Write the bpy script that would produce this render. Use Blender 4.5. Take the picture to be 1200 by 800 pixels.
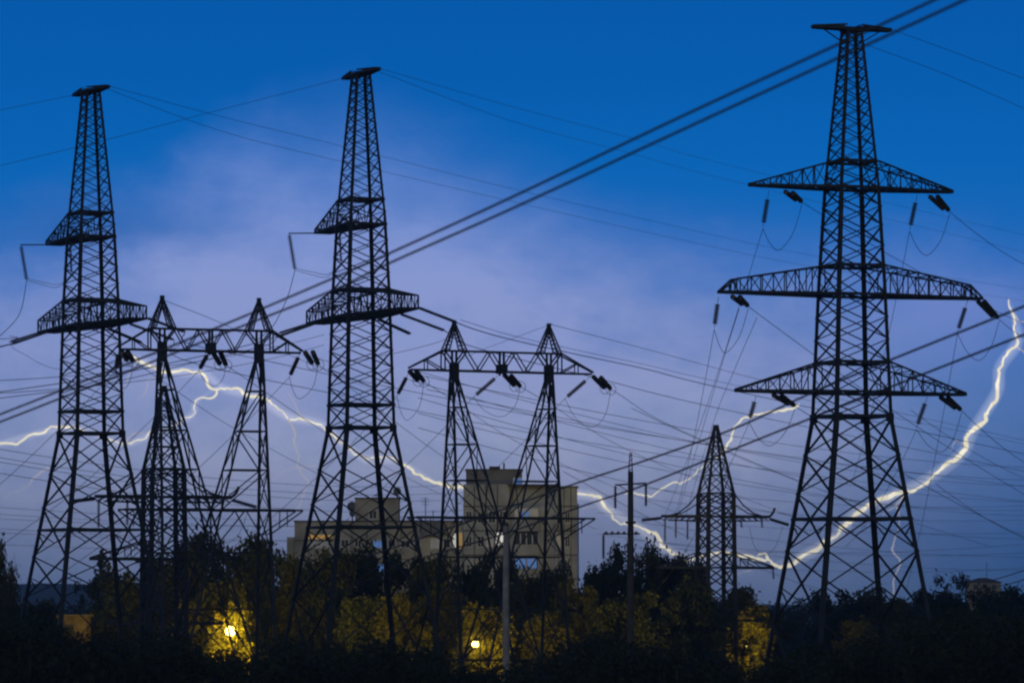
import bpy, math, random
from mathutils import Vector, Matrix
R = math.radians
rnd = random.Random(7)
for o in list(bpy.data.objects):
    bpy.data.objects.remove(o)
sc = bpy.context.scene
col = sc.collection

# ------------------------------------------------------------------ camera
F = 5000.0          # focal length in picture units (1200 wide)
HY = 712.0          # height of the horizon in those units
H = 9.0             # eye height in metres
cam_d = bpy.data.cameras.new('camera')
cam = bpy.data.objects.new('camera', cam_d); col.objects.link(cam)
cam.location = (0, 0, H); cam.rotation_euler = (R(90), 0, 0)
cam_d.sensor_width = 36; cam_d.lens = 36*F/1200
cam_d.shift_y = (HY-400)/1200
cam_d.clip_start = 0.5; cam_d.clip_end = 20000
cam_d.dof.use_dof = True; cam_d.dof.focus_distance = 345; cam_d.dof.aperture_fstop = 1.3
sc.camera = cam

def W(x, y, D):
    return Vector(((x-600)/F*D, D, H+(HY-y)/F*D))

def srgb(r, g, b):
    f = lambda c: (c/255/12.92) if c/255 <= .04045 else ((c/255+.055)/1.055)**2.4
    return (f(r), f(g), f(b), 1)

SKY_BLUE = [(-3500, (4, 40, 84)), (-1400, (0, 60, 124)), (-500, (0, 76, 152)), (0, (0, 89, 173)), (100, (0, 94, 178)), (200, (4, 102, 186)), (330, (28, 106, 190)), (480, (52, 107, 176)), (560, (46, 96, 160)), (640, (28, 84, 146)), (712, (38, 78, 125))]
SKY_VIOLET = [(-3500, (4, 40, 84)), (-1400, (10, 66, 130)), (-200, (60, 110, 190)), (180, (100, 135, 208)), (250, (120, 146, 212)), (330, (140, 157, 214)), (420, (142, 156, 208)), (524, (152, 162, 200)), (582, (140, 150, 186)), (645, (122, 135, 172)), (712, (98, 115, 152))]
# ------------------------------------------------------------------ world: dusk sky with storm cloud lit from inside
world = bpy.data.worlds.new('World'); sc.world = world; world.use_nodes = True
nt = world.node_tree
for n in list(nt.nodes): nt.nodes.remove(n)
def N(t, **k):
    n = nt.nodes.new(t)
    for a, b in k.items(): setattr(n, a, b)
    return n
def put(sock, v):
    if isinstance(v, (int, float)): sock.default_value = v
    elif isinstance(v, tuple): sock.default_value = v
    else: nt.links.new(v, sock)
def M(op, a, b=0.0, c=None, clamp=False):
    n = N('ShaderNodeMath', operation=op, use_clamp=clamp)
    put(n.inputs[0], a); put(n.inputs[1], b)
    if c is not None: put(n.inputs[2], c)
    return n.outputs[0]
def MIX(f, a, b, mode='MIX'):
    n = N('ShaderNodeMix', data_type='RGBA', blend_type=mode)
    put(n.inputs[0], f); put(n.inputs[6], a); put(n.inputs[7], b)
    return n.outputs[2]
def RAMP(f, stops, interp='LINEAR'):
    n = N('ShaderNodeValToRGB'); cr = n.color_ramp; cr.interpolation = interp
    while len(cr.elements) > 1: cr.elements.remove(cr.elements[-1])
    cr.elements[0].position = stops[0][0]; cr.elements[0].color = stops[0][1]
    for p, c in stops[1:]:
        e = cr.elements.new(p); e.color = c
    put(n.inputs[0], f)
    return n.outputs[0]
def SS(v, lo, hi):
    n = N('ShaderNodeMapRange', interpolation_type='SMOOTHSTEP')
    put(n.inputs[0], v); put(n.inputs[1], lo); put(n.inputs[2], hi); put(n.inputs[3], 0.0); put(n.inputs[4], 1.0)
    return n.outputs[0]
tc = N('ShaderNodeTexCoord'); sp = N('ShaderNodeSeparateXYZ'); nt.links.new(tc.outputs['Generated'], sp.inputs[0])
azi = M('ARCTAN2', sp.outputs[0], sp.outputs[1])            # azimuth from north, radians
ele = M('ARCSINE', sp.outputs[2])                            # elevation, radians
def NOISE(scale, detail, rough, sx=1, sy=1, off=0.0):
    cx = N('ShaderNodeCombineXYZ'); put(cx.inputs[0], M('MULTIPLY', azi, float(sx))); put(cx.inputs[1], M('MULTIPLY', ele, float(sy))); put(cx.inputs[2], off)
    n = N('ShaderNodeTexNoise'); n.inputs['Scale'].default_value = scale; n.inputs['Detail'].default_value = detail; n.inputs['Roughness'].default_value = rough
    nt.links.new(cx.outputs[0], n.inputs['Vector']); return M('SUBTRACT', n.outputs['Fac'], 0.5)
n1 = NOISE(14, 5, .55, 1, 1.3, 3.3)
n2 = NOISE(34, 6, .6, 1, 1.6, 8.1)
n3 = NOISE(80, 7, .66, .8, 1.5, 1.7)
# sky angles as picture-like units: px grows to the east, py grows downward, 5000 to the radian
px_ = M('MULTIPLY_ADD', azi, 5000.0, 600.0); py_ = M('MULTIPLY_ADD', ele, -5000.0, 712.0)
v = M('MULTIPLY', ele, 100.0)
wx = M('ADD', px_, M('MULTIPLY', n1, 230.0)); wx = M('ADD', wx, M('MULTIPLY', n2, 60.0))
wy = M('ADD', py_, M('MULTIPLY', n1, 120.0)); wy = M('ADD', wy, M('MULTIPLY', n2, 70.0)); wy = M('ADD', wy, M('MULTIPLY', n3, 34.0))
def YR(yv, stops):           # colour by height, from 40 degrees up down to the horizon
    return RAMP(M('DIVIDE', M('ADD', yv, 3500.0), 4300.0, clamp=True), [((y+3500)/4300, srgb(*c)) for y, c in stops])
blue = YR(py_, SKY_BLUE)
violet = YR(py_, SKY_VIOLET)
def VR(xv, lo, hi, stops):   # a plain number by position across the sky
    return RAMP(M('DIVIDE', M('SUBTRACT', xv, float(lo)), float(hi-lo), clamp=True), [((x-lo)/(hi-lo), (val, val, val, 1)) for x, val in stops])
hx = VR(wx, -800, 2000, [(-800, 0), (-250, .55), (25, .74), (300, 1), (700, .97), (900, .84), (1000, .62), (1110, .30), (1200, .16), (1400, 0)])
yb = M('MULTIPLY', VR(wx, -200, 1400, [(-200, .36), (0, .33), (90, .31), (165, .272), (230, .215), (300, .18), (420, .185), (500, .22), (600, .27), (765, .345), (900, .36), (1100, .35), (1400, .36)]), 1000.0)
vert = SS(M('SUBTRACT', wy, yb), -125.0, 115.0)
mott = M('ADD', M('MULTIPLY', n2, .85), M('MULTIPLY', n3, .75))
msk = M('MULTIPLY', hx, vert)
msk = M('MULTIPLY', msk, M('ADD', 1.0, mott))
skyc = MIX(M('MINIMUM', M('MULTIPLY', msk, 1.0, clamp=True), 1.0), blue, violet)
def GAUSS(a, c, w):
    d = M('DIVIDE', M('SUBTRACT', a, float(c)), float(w)); return M('EXPONENT', M('MULTIPLY', M('MULTIPLY', d, d), -1.0))
pk = M('MULTIPLY', GAUSS(wx, 1135, 110), GAUSS(wy, 375, 62))
skyc = MIX(M('MULTIPLY', pk, .5, clamp=True), skyc, srgb(134, 150, 214))
gap = M('MULTIPLY', GAUSS(wx, 110, 105), GAUSS(wy, 268, 34))
skyc = MIX(M('MULTIPLY', gap, .62, clamp=True), skyc, srgb(26, 98, 178))
hemi = SS(sp.outputs[1], -.1, .55)                           # the rest of the sky is deep, even dusk
back = RAMP(M('DIVIDE', v, 157.0, clamp=True), [(0, srgb(128, 130, 128)), (.2, srgb(88, 96, 108)), (1, srgb(8, 18, 34))])
skyc = MIX(hemi, back, skyc)
nish = N('ShaderNodeTexSky', sky_type='NISHITA'); nish.sun_disc = False
nish.sun_elevation = R(2); nish.sun_rotation = R(215); nish.altitude = 100
tot = MIX(1.0, skyc, MIX(1.0, nish.outputs[0], (.0008, .0008, .0008, 1), 'MULTIPLY'), 'ADD')
bg = N('ShaderNodeBackground'); nt.links.new(tot, bg.inputs[0]); bg.inputs[1].default_value = 1.0
out = N('ShaderNodeOutputWorld'); nt.links.new(bg.outputs[0], out.inputs[0])

# last dusk light from behind the viewer's left shoulder
sd = bpy.data.lights.new('sun', 'SUN'); sd.energy = 0.27; sd.angle = R(12); sd.color = (.98, .98, 1)
sun = bpy.data.objects.new('sun', sd); col.objects.link(sun); sun.rotation_euler = (R(80), 0, R(-22))

sc.view_settings.view_transform = 'Standard'; sc.view_settings.look = 'None'
sc.view_settings.exposure = 0; sc.view_settings.gamma = 1
sc.cycles.filter_width = 2.3
sc.cycles.max_bounces = 4; sc.cycles.volume_bounces = 0; sc.cycles.transparent_max_bounces = 16

# ------------------------------------------------------------------ helpers
class MB:
    def __init__(s): s.v = []; s.f = []; s.m = []
    def box(s, c, d, mi=0):
        x, y, z = c; a, b, h = d[0]/2, d[1]/2, d[2]/2
        k = len(s.v)
        for i in (-1, 1):
            for j in (-1, 1):
                for l in (-1, 1): s.v.append((x+i*a, y+j*b, z+l*h))
        for q in ((0,1,3,2),(4,6,7,5),(0,4,5,1),(2,3,7,6),(0,2,6,4),(1,5,7,3)): s.f.append(tuple(k+t for t in q)); s.m.append(mi)
    def bx(s, x0, x1, y0, y1, z0, z1, mi=0): s.box(((x0+x1)/2, (y0+y1)/2, (z0+z1)/2), (abs(x1-x0), abs(y1-y0), abs(z1-z0)), mi)
    def bar(s, p, q, w, h=None, w2=None):
        p = Vector(p); q = Vector(q); d = q-p
        if d.length < 1e-5: return
        h = h or w; d.normalize()
        up = Vector((0, 0, 1)) if abs(d.z) < .95 else Vector((1, 0, 0))
        a = d.cross(up).normalized(); b = a.cross(d)
        k = len(s.v); sc2 = (w2/w) if w2 else 1
        for e, t in ((p, 1), (q, sc2)):
            for i, j in ((-1,-1),(1,-1),(1,1),(-1,1)): s.v.append(tuple(e+a*(i*w/2*t)+b*(j*h/2*t)))
        for f in ((0,3,2,1),(4,5,6,7),(0,1,5,4),(1,2,6,5),(2,3,7,6),(3,0,4,7)): s.f.append(tuple(k+t for t in f)); s.m.append(0)
    def angle(s, p, q, w, t, inward):
        """steel angle: two flanges meeting along p-q, both turned towards inward"""
        p = Vector(p); q = Vector(q); d = (q-p).normalized()
        for ax in (Vector((inward.x, 0, 0)), Vector((0, inward.y, 0))):
            a = ax.normalized(); o = Vector((0,0,0)); b = d.cross(a).normalized()*t
            k = len(s.v)
            for e in (p, q):
                for c in (o-b/2, a*w-b/2, a*w+b/2, o+b/2): s.v.append(tuple(e+c))
            for f in ((0,3,2,1),(4,5,6,7),(0,1,5,4),(1,2,6,5),(2,3,7,6),(3,0,4,7)): s.f.append(tuple(k+u_ for u_ in f)); s.m.append(0)
    def tube(s, pts, rad, n=6, caps=True):
        pts = [Vector(p) for p in pts]; m = len(pts)
        rs = rad if isinstance(rad, (list, tuple)) else [rad]*m
        k = len(s.v); a = None
        for i, p in enumerate(pts):
            d = (pts[min(i+1, m-1)]-pts[max(i-1, 0)])
            d = d.normalized() if d.length > 1e-9 else Vector((0,0,1))
            if a is None:
                up = Vector((0, 0, 1)) if abs(d.z) < .9 else Vector((1, 0, 0)); a = d.cross(up).normalized()
            else:
                a = (a-d*a.dot(d)); a = a.normalized() if a.length > 1e-6 else d.orthogonal().normalized()
            b = d.cross(a)
            for j in range(n):
                t = 2*math.pi*j/n; s.v.append(tuple(p+(a*math.cos(t)+b*math.sin(t))*rs[i]))
        for i in range(m-1):
            for j in range(n):
                s.f.append((k+i*n+j, k+i*n+(j+1)%n, k+(i+1)*n+(j+1)%n, k+(i+1)*n+j)); s.m.append(0)
        if caps:
            s.f.append(tuple(k+j for j in range(n-1, -1, -1))); s.m.append(0)
            s.f.append(tuple(k+(m-1)*n+j for j in range(n))); s.m.append(0)
    def build(s, name, mat, parent=None, smooth=False):
        me = bpy.data.meshes.new(name); me.from_pydata(s.v, [], s.f)
        for m_ in (mat if isinstance(mat, list) else [mat]): me.materials.append(m_)
        if isinstance(mat, list): me.polygons.foreach_set('material_index', s.m)
        if smooth: me.polygons.foreach_set('use_smooth', [True]*len(me.polygons))
        me.update()
        o = bpy.data.objects.new(name, me); col.objects.link(o)
        if parent: o.parent = parent
        return o

def tag(o, label=None, cat=None, group=None, kind=None):
    if label: o['label'] = label
    if cat: o['category'] = cat
    if group: o['group'] = group
    if kind: o['kind'] = kind
    return o
def empty(name, loc, rz=0):
    o = bpy.data.objects.new(name, None); col.objects.link(o); o.location = loc; o.rotation_euler = (0, 0, rz)
    o.empty_display_size = 1; return o
def inv(o):
    return (Matrix.Translation(o.location) @ o.rotation_euler.to_matrix().to_4x4()).inverted()

def material(name, c, rough=.8, metal=0, noise=.25, scale=1.0, emit=None, es=0, c2=None, bump=0):
    m = bpy.data.materials.new(name); m.use_nodes = True; t = m.node_tree; b = t.nodes['Principled BSDF']
    b.inputs['Roughness'].default_value = rough; b.inputs['Metallic'].default_value = metal
    if noise:
        tx = t.nodes.new('ShaderNodeTexCoord'); no = t.nodes.new('ShaderNodeTexNoise'); no.inputs['Scale'].default_value = scale; no.inputs['Detail'].default_value = 6
        cr = t.nodes.new('ShaderNodeValToRGB')
        d = c2 or tuple(x*(1-noise*1.6) for x in c)
        cr.color_ramp.elements[0].position = .3; cr.color_ramp.elements[0].color = (*d, 1)
        cr.color_ramp.elements[1].position = .7; cr.color_ramp.elements[1].color = (*[min(1, x*(1+noise*.6)) for x in c], 1)
        t.links.new(tx.outputs['Object'], no.inputs['Vector']); t.links.new(no.outputs['Fac'], cr.inputs[0]); t.links.new(cr.outputs[0], b.inputs['Base Color'])
        if bump:
            bp = t.nodes.new('ShaderNodeBump'); bp.inputs['Strength'].default_value = bump; t.links.new(no.outputs['Fac'], bp.inputs['Height']); t.links.new(bp.outputs[0], b.inputs['Normal'])
    else: b.inputs['Base Color'].default_value = (*c, 1)
    if emit:
        b.inputs['Emission Color'].default_value = (*emit, 1); b.inputs['Emission Strength'].default_value = es
    return m

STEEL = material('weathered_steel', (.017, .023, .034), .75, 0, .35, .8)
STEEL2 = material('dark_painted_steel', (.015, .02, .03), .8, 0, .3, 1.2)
WIRE = material('aluminium_wire', (.05, .055, .065), .7, 0, .1, 2)
GLASSI = material('insulator_porcelain', (.035, .03, .028), .45, 0, .3, 4)
CONC = material('concrete', (.26, .26, .27), .9, 0, .25, 1.5)
CONCD = material('old_concrete', (.05, .05, .055), .9, 0, .25, 1.5)

def foliage(name, c, c2):
    m = bpy.data.materials.new(name); m.use_nodes = True; t = m.node_tree; b = t.nodes['Principled BSDF']; o = t.nodes['Material Output']
    tx = t.nodes.new('ShaderNodeTexCoord'); no = t.nodes.new('ShaderNodeTexNoise'); no.inputs['Scale'].default_value = .9; no.inputs['Detail'].default_value = 5
    cr = t.nodes.new('ShaderNodeValToRGB'); cr.color_ramp.elements[0].position = .35; cr.color_ramp.elements[0].color = (*c2, 1)
    cr.color_ramp.elements[1].position = .65; cr.color_ramp.elements[1].color = (*c, 1)
    t.links.new(tx.outputs['Object'], no.inputs['Vector']); t.links.new(no.outputs['Fac'], cr.inputs[0]); t.links.new(cr.outputs[0], b.inputs['Base Color'])
    b.inputs['Roughness'].default_value = .7; b.inputs['Specular IOR Level'].default_value = .2
    tr = t.nodes.new('ShaderNodeBsdfTranslucent'); t.links.new(cr.outputs[0], tr.inputs[0])
    mx = t.nodes.new('ShaderNodeMixShader'); mx.inputs[0].default_value = .3
    t.links.new(b.outputs[0], mx.inputs[1]); t.links.new(tr.outputs[0], mx.inputs[2]); t.links.new(mx.outputs[0], o.inputs[0])
    return m
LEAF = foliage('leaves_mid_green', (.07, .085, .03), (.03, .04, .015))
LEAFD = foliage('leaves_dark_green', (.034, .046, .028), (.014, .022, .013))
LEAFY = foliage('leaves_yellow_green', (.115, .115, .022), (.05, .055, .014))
BARK = material('bark', (.06, .05, .04), .95, 0, .4, 3)

# ------------------------------------------------------------------ ground and hills
def ground():
    m = MB(); xs = [-4000, -1500, -600, -300, -150, -60, 0, 60, 150, 300, 600, 1500, 4000]; ys = [-400, -100, 0, 60, 120, 200, 300, 400, 520, 700, 1000, 1500, 2200, 3150]
    for y in ys:
        for x in xs: m.v.append((x, y, .25*math.sin(x*.013+y*.009)*(1 if y < 2500 else 0)))
    n = len(xs)
    for j in range(len(ys)-1):
        for i in range(n-1): m.f.append((j*n+i, j*n+i+1, (j+1)*n+i+1, (j+1)*n+i)); m.m.append(0)
    tag(m.build('ground', material('rough_grass_soil', (.05, .055, .03), .95, 0, .4, .08, bump=.3)), kind='structure')
ground()
def hills():
    m = MB(); prof = []
    for i in range(81):
        x = -60+1320*i/80
        top = 682+26/(1+math.exp(-(x-520)/110))+1.6*math.sin(x*.021)+1.0*math.sin(x*.057+1)
        prof.append((x, top))
    D0 = 2700
    for x, top in prof:
        w = W(x, top, D0)
        m.v += [(w.x*.93, D0-320, -1), (w.x*.97, D0-140, w.z*.62), (w.x, D0, w.z), (w.x*1.05, D0+220, w.z*.8), (w.x*1.1, D0+420, -1)]
    for i in range(80):
        for j in range(4): k = i*5+j; m.f.append((k, k+5, k+6, k+1)); m.m.append(0)
    tag(m.build('hills', material('wooded_hillside', (.045, .055, .04), .95, 0, .3, .02), smooth=True), kind='structure')
hills()

# ------------------------------------------------------------------ lattice towers
def lerp(a, b, t): return a+(b-a)*t
def prof_fn(pr):
    def f(z):
        for (z0, h0), (z1, h1) in zip(pr, pr[1:]):
            if z <= z1: return h0+(h1-h0)*(z-z0)/(z1-z0)
        return pr[-1][1]
    return f
C4 = ((1, 1), (-1, 1), (-1, -1), (1, -1))
def tower_body(root, pr, waist, lower, rings, ztop, leg_w, br_w, hf=.42):
    hs = prof_fn(pr)
    P = lambda z, c: Vector((c[0]*hs(z), c[1]*hs(z), z))
    zs = [z for z, _ in pr]
    for c in C4:
        m = MB(); 
        for a, b in zip(zs, zs[1:]):
            w = leg_w*(1 if b <= waist+.1 else .8 if b < ztop-1 else .62)
            m.angle(P(a, c), P(b, c), w, w*.22, Vector((-c[0], -c[1], 0)))
        m.build('leg', STEEL, root)
        m = MB(); m.box((c[0]*hs(0), c[1]*hs(0), .15), (1.1, 1.1, .7)); m.build('footing', CONCD, root)
    lv = list(lower)+[waist]
    z = waist
    marks = sorted(r for r in rings if r > waist)+[ztop]
    for mk in marks:
        n = max(1, round((mk-z)/(hf*2*hs((z+mk)/2)+.15))) if mk-z > .5 else 1
        # panels get shorter as the body narrows
        ws = [2*hs(z+(mk-z)*(i+.5)/n) for i in range(n)]; tot_ = sum(ws); zz = z
        for w in ws: zz += (mk-z)*w/tot_; lv.append(zz)
        z = mk
    m = MB()
    for i in range(len(lv)-1):
        a, b = lv[i], lv[i+1]; low = b <= waist+.01
        w = br_w*(1 if low else .8)*(1 if b < ztop-10 else .75)
        for k in range(4):
            c, d = C4[k], C4[(k+1) % 4]; off = Vector((-(c[0]+d[0])/2, -(c[1]+d[1])/2, 0))*.06
            m.bar(P(a, c)+off, P(b, d)+off, w, w*.5); m.bar(P(a, d)-off*.3, P(b, c)-off*.3, w, w*.5)
            if low and b-a > 3.5:      # secondary bracing in the tall lower panels
                zm = (a+b)/2; mid = (P(zm, c)+P(zm, d))/2
                t = hs(a)/(hs(a)+hs(b)); X = P(lerp(a, b, t), c)*.5+P(lerp(a, b, t), d)*.5
                for e in (c, d):
                    q = P(lerp(a, b, .5), e); m.bar(q, (P(a, e)*.5+X*.5), w*.6, w*.4)
    m.build('bracing', STEEL, root)
    for z in rings:
        m = MB()
        for k in range(4): m.bar(P(z, C4[k]), P(z, C4[(k+1) % 4]), br_w*1.15, br_w*1.15)
        m.bar(P(z, C4[0]), P(z, C4[2]), br_w*.7); m.bar(P(z, C4[1])+Vector((0,0,.1)), P(z, C4[3])+Vector((0,0,.1)), br_w*.7)
        m.build('ring_beam', STEEL, root)
    for c in C4:
        m = MB(); p = P(waist, c); m.box((p.x-c[0]*.2, p.y+c[1]*.02, p.z-.1), (.62, .05, .62)); m.box((p.x+c[0]*.02, p.y-c[1]*.2, p.z-.1), (.05, .62, .62))
        m.build('gusset_plate', STEEL2, root)
    return hs

def crossarm(root, hs, zb, zt, L, sgn, tw=.5, th=.12, n=6, w=.13, te=None, name='crossarm', posts=True):
    """te=(distance back from the tip, height) where the top chord ends before it drops to the tip"""
    m = MB()
    hb, ht = hs(zb), hs(zt)
    xe = L-(te[0] if te else 0); he = te[1] if te else th
    B = lambda t, s: Vector((sgn*lerp(hb, L, t), s*lerp(hb, tw/2, t), zb))
    def T(t, s):
        x = lerp(hb, L, t)
        if x <= xe or not te:
            q = (x-hb)/(xe-hb); return Vector((sgn*x, s*lerp(ht, lerp(hb, tw/2, (xe-hb)/(L-hb)), q), lerp(zt, zb+he, q)))
        q = (x-xe)/(L-xe); b = B(t, s); return Vector((b.x, b.y, zb+lerp(he, .05, q)))
    ts = [i/n for i in range(n+1)]
    if te: ts = sorted(set([round(t, 4) for t in ts]+[round((xe-hb)/(L-hb), 4)]))
    for s in (-1, 1):
        for a, b in zip(ts, ts[1:]):
            m.bar(B(a, s), B(b, s), w*1.5, w*1.5)
            m.bar(T(a, s), T(b, s), w*.9, w*.9)
        for i, (a, b) in enumerate(zip(ts, ts[1:])):
            if i and posts: m.bar(B(a, s), T(a, s), w*.55)
            if i % 2: m.bar(B(a, s), T(b, s), w*.6, w*.4)
            else: m.bar(T(a, s), B(b, s), w*.6, w*.4)
    for i, (a, b) in enumerate(zip(ts, ts[1:])):
        m.bar(B(a, -1), B(a, 1), w*.7); m.bar(B(a, -1), B(b, 1), w*.6, w*.4); m.bar(B(a, 1), B(b, -1), w*.6, w*.4)
        m.bar(T(a, -1), T(a, 1), w*.5)
        if i % 2: m.bar(T(a, -1), T(b, 1), w*.4)
        else: m.bar(T(a, 1), T(b, -1), w*.4)
    m.bar(B(1, -1), B(1, 1), w*1.3); m.bar(T(1, -1), T(1, 1), w)
    m.bar(B(1, -1), T(1, -1), w); m.bar(B(1, 1), T(1, 1), w)
    return m.build(name, STEEL, root)

def string_mb(p, q, r=.14, disc=.16, lead=.25):
    """a string of insulator discs between p and q"""
    m = MB(); p = Vector(p); q = Vector(q); L = (q-p).length; n = max(4, int(L*(1-lead)/disc))
    m.tube([p, q], .022, 5)
    pts, rs = [], []
    a = p.lerp(q, lead*.7); b = p.lerp(q, 1-lead*.3)
    for i in range(n):
        for t, rr in ((0, .05), (.15, r), (.45, r*.9), (.6, .05)):
            pts.append(a.lerp(b, (i+t)/n)); rs.append(rr)
    m.tube(pts, rs, 8)
    return m
def insulator(root, p, q, r=.14, lead=.25, ring=None):
    I = inv(root); m = string_mb(I @ Vector(p), I @ Vector(q), r, lead=lead)
    o = m.build('insulator_string', GLASSI, root)
    if ring:
        rg = MB(); c = I @ Vector(q); pts = []
        for k in range(25):
            t = 2*math.pi*k/24; pts.append(c+Vector((ring*math.cos(t), 0, ring*math.sin(t))))
        rg.tube(pts, .025, 5, False); rg.build('grading_ring', WIRE, o)
    return o
def curve_pts(pts, n=28):
    """smooth curve through the given points (Catmull-Rom)"""
    pts = [Vector(p) for p in pts]; P = [pts[0]*2-pts[1]]+pts+[pts[-1]*2-pts[-2]]; out_ = []
    per = max(2, n//(len(pts)-1))
    for i in range(1, len(P)-2):
        for k in range(per):
            t = k/per; a, b, c, d = P[i-1], P[i], P[i+1], P[i+2]
            out_.append(.5*((2*b)+(c-a)*t+(2*a-5*b+4*c-d)*t*t+(3*b-a-3*c+d)*t**3))
    out_.append(pts[-1]); return out_
def jumper(root, pts, r=.025):
    I = inv(root); m = MB(); m.tube([I @ p for p in curve_pts(pts)], r, 5, False); return m.build('jumper_cable', WIRE, root)

# ---- the tall double circuit tower on the right (three pairs of arms)
T3D = 312.0; S3 = F/T3D
A3 = R(19.5)
def d3(x): return T3D+(x-998)*math.sin(A3)/(S3*math.cos(A3)-1.276*math.sin(A3))
z3 = lambda y: H+(HY-y)/S3
root = empty('lattice_pylon', ((998-600)/F*T3D, T3D, 0), A3)
tag(root, 'tallest steel lattice pylon at the right, with three tiers of long arms on both sides', 'pylon')
T3 = root
pr3 = [(0, 5.55), (z3(488), 2.24), (z3(334), 1.9), (z3(222), 1.56), (z3(36), .6)]
r3 = [z3(488), z3(460), z3(425), z3(346), z3(312), z3(221), z3(190), z3(36), z3(608)]
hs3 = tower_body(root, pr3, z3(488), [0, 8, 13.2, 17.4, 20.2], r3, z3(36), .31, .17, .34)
for s in (-1, 1):
    crossarm(root, hs3, z3(221), z3(190), 8.05, s, .4, .1, 7, .13)
    crossarm(root, hs3, z3(346), z3(312), 10.4, s, .7, .3, 9, .13, te=(1.1, .95))
    crossarm(root, hs3, z3(460), z3(425), 9.1, s, .5, .12, 7, .13)
    crossarm(root, hs3, z3(34), z3(30), 3.05, s, .5, .1, 3, .13, name='earth_wire_bracket')
for s in (-1, 1): m = MB(); m.bar((s*.55, 0, z3(52)), (s*2.2, 0, z3(36)), .08); m.build('bracket_strut', STEEL, root)
m = MB(); m.bar((-3.05, 0, z3(33)), (3.05, 0, z3(33)), .16, .2); m.build('top_beam', STEEL, root)
jl = {}
for k, (a, b, c, d, e) in enumerate([
    ((901, 224), (894, 266), [(918, 223), (927, 224)], (940, 237), (913, 293)),
    ((1075, 228), (1066, 269), [(1087, 228), (1096, 227)], (1113, 248), (1087, 299)),
    ((842, 348), (837, 384), [(856, 346), (865, 346)], (877, 359), (851, 413)),
    ((1134, 352), (1122, 389), [(1143, 350), (1150, 349)], (1171, 374), (1148, 422)),
    ((886, 464), (878, 493), [(903, 461), (913, 461)], (932, 476), (903, 522)),
    ((1087, 464), (1074, 501), [(1099, 463), (1108, 463)], (1127, 481), (1104, 529))]):
    da = d3(a[0])
    insulator(root, W(*a, da), W(*b, da-.4), .20, .35)
    for i, q in enumerate(c):
        dq = d3(q[0]); insulator(root, W(*q, dq-.3+.5*i), W(d[0]-6+6*i, d[1]-2+2*i, dq+2.6), .19, .22)
    jumper(root, [W(b[0], b[1]+2, da-.4), W(lerp(b[0], e[0], .45), lerp(b[1], e[1], .72), da+.2), W(*e, da+1.2), W(lerp(e[0], d[0], .6), lerp(e[1], d[1], .35), da+2.2), W(d[0], d[1]+2, d3(c[1][0])+2.6)], .022)
    jl[k] = (W(b[0], b[1]+2, da-.4), W(d[0], d[1], d3(c[1][0])+2.7))

# ---- two single circuit towers on the left
def single_tower(cx, D, AX, label):
    s = F/D; k = 360.0/D
    root = empty('lattice_pylon', ((cx-600)/F*D, D, 0), AX)
    tag(root, label, 'pylon')
    pr = [(0, 6.0), (24.2, 2.22), (35.8, 1.9), (41.9, 1.62), (54.0, .64)]
    rings = [15.8, 24.2, 26.1, 33.6, 35.8, 41.3, 43.4, 54.0]
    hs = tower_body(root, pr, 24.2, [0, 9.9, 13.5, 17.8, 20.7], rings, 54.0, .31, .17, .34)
    for sg in (-1, 1): crossarm(root, hs, 33.6, 35.8, 10.7, sg, 1.5, 1.05, 8, .12)
    crossarm(root, hs, 41.3, 43.4, 9.0, -1, 1.3, .3, 7, .12)
    for sg in (-1, 1): crossarm(root, hs, 54.0, 54.3, 3.7, sg, .45, .12, 4, .11, name='earth_wire_bracket')
    for sg in (-1, 1): m = MB(); m.bar((sg*.6, 0, 52.9), (sg*2.6, 0, 54.0), .08); m.build('bracket_strut', STEEL, root)
    # outrigger at the end of the upper arm with its long hanging string
    m = MB(); m.bar((-9.0, .6, 41.35), (-9.2, -3.0, 41.2), .10); m.build('outrigger', STEEL, root)
    M4 = Matrix.Translation(root.location) @ root.rotation_euler.to_matrix().to_4x4()
    tip = M4 @ Vector((-9.2, -2.95, 41.15)); bot = tip+Vector((.5, .1, -3.1))
    insulator(root, tip, bot, .22, .06)
    p2 = M4 @ Vector((-1.9, -1.2, 41.2)); insulator(root, p2, p2+Vector((.15, 0, -3.0)), .14, .12)
    jumper(root, [bot, bot+Vector((1.4, .6, -.35)), bot+Vector((2.7, 1.0, -.5)), p2+Vector((.2, 0, -3.1))], .022)
    jumper(root, [bot+Vector((0,0,.15)), bot+Vector((1.4, .7, -.1)), bot+Vector((2.8, 1.1, -.25)), p2+Vector((.2, .1, -3.0))], .022)
    # tension strings off both ends of the long lower arm
    ends = {}
    for nm, base, dv in (('rn', (10.6, .6, 33.7), (3.3, 2.0, -1.15)), ('rf', (5.2, 1.2, 33.55), (3.9, 2.0, -1.35)),
                         ('ln', (-10.6, -.6, 33.6), (-2.6, -1.0, -.9)), ('lf', (-7.5, -1.0, 33.5), (-3.2, -2.0, -1.3)),
                         ('mr', (-1.0, 1.8, 33.5), (2.8, 3.5, -1.1))):
        p = M4 @ Vector(base); q = p+Vector(dv)
        insulator(root, p, q, .12, .1); insulator(root, p+Vector((.1, .5, .05)), q+Vector((.1, .5, .05)), .12, .1)
        ends[nm] = q
    jumper(root, [ends['rn'], ends['rn']+Vector((-1.5, 0, -1.6)), ends['lf']+Vector((5, 0, -2.2)), ends['lf']+Vector((1, 0, -.7)), ends['lf']], .02)
    ends['bot'] = bot; ends['M'] = M4
    return root, ends
T2, e2 = single_tower(423, 360, R(-66), 'lattice pylon left of the flats with one upper arm, its top higher than its twin')
T1, e1 = single_tower(106.5, 372, R(-62.4), 'leftmost lattice pylon with one upper arm, in front of the low far hill')
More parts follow.
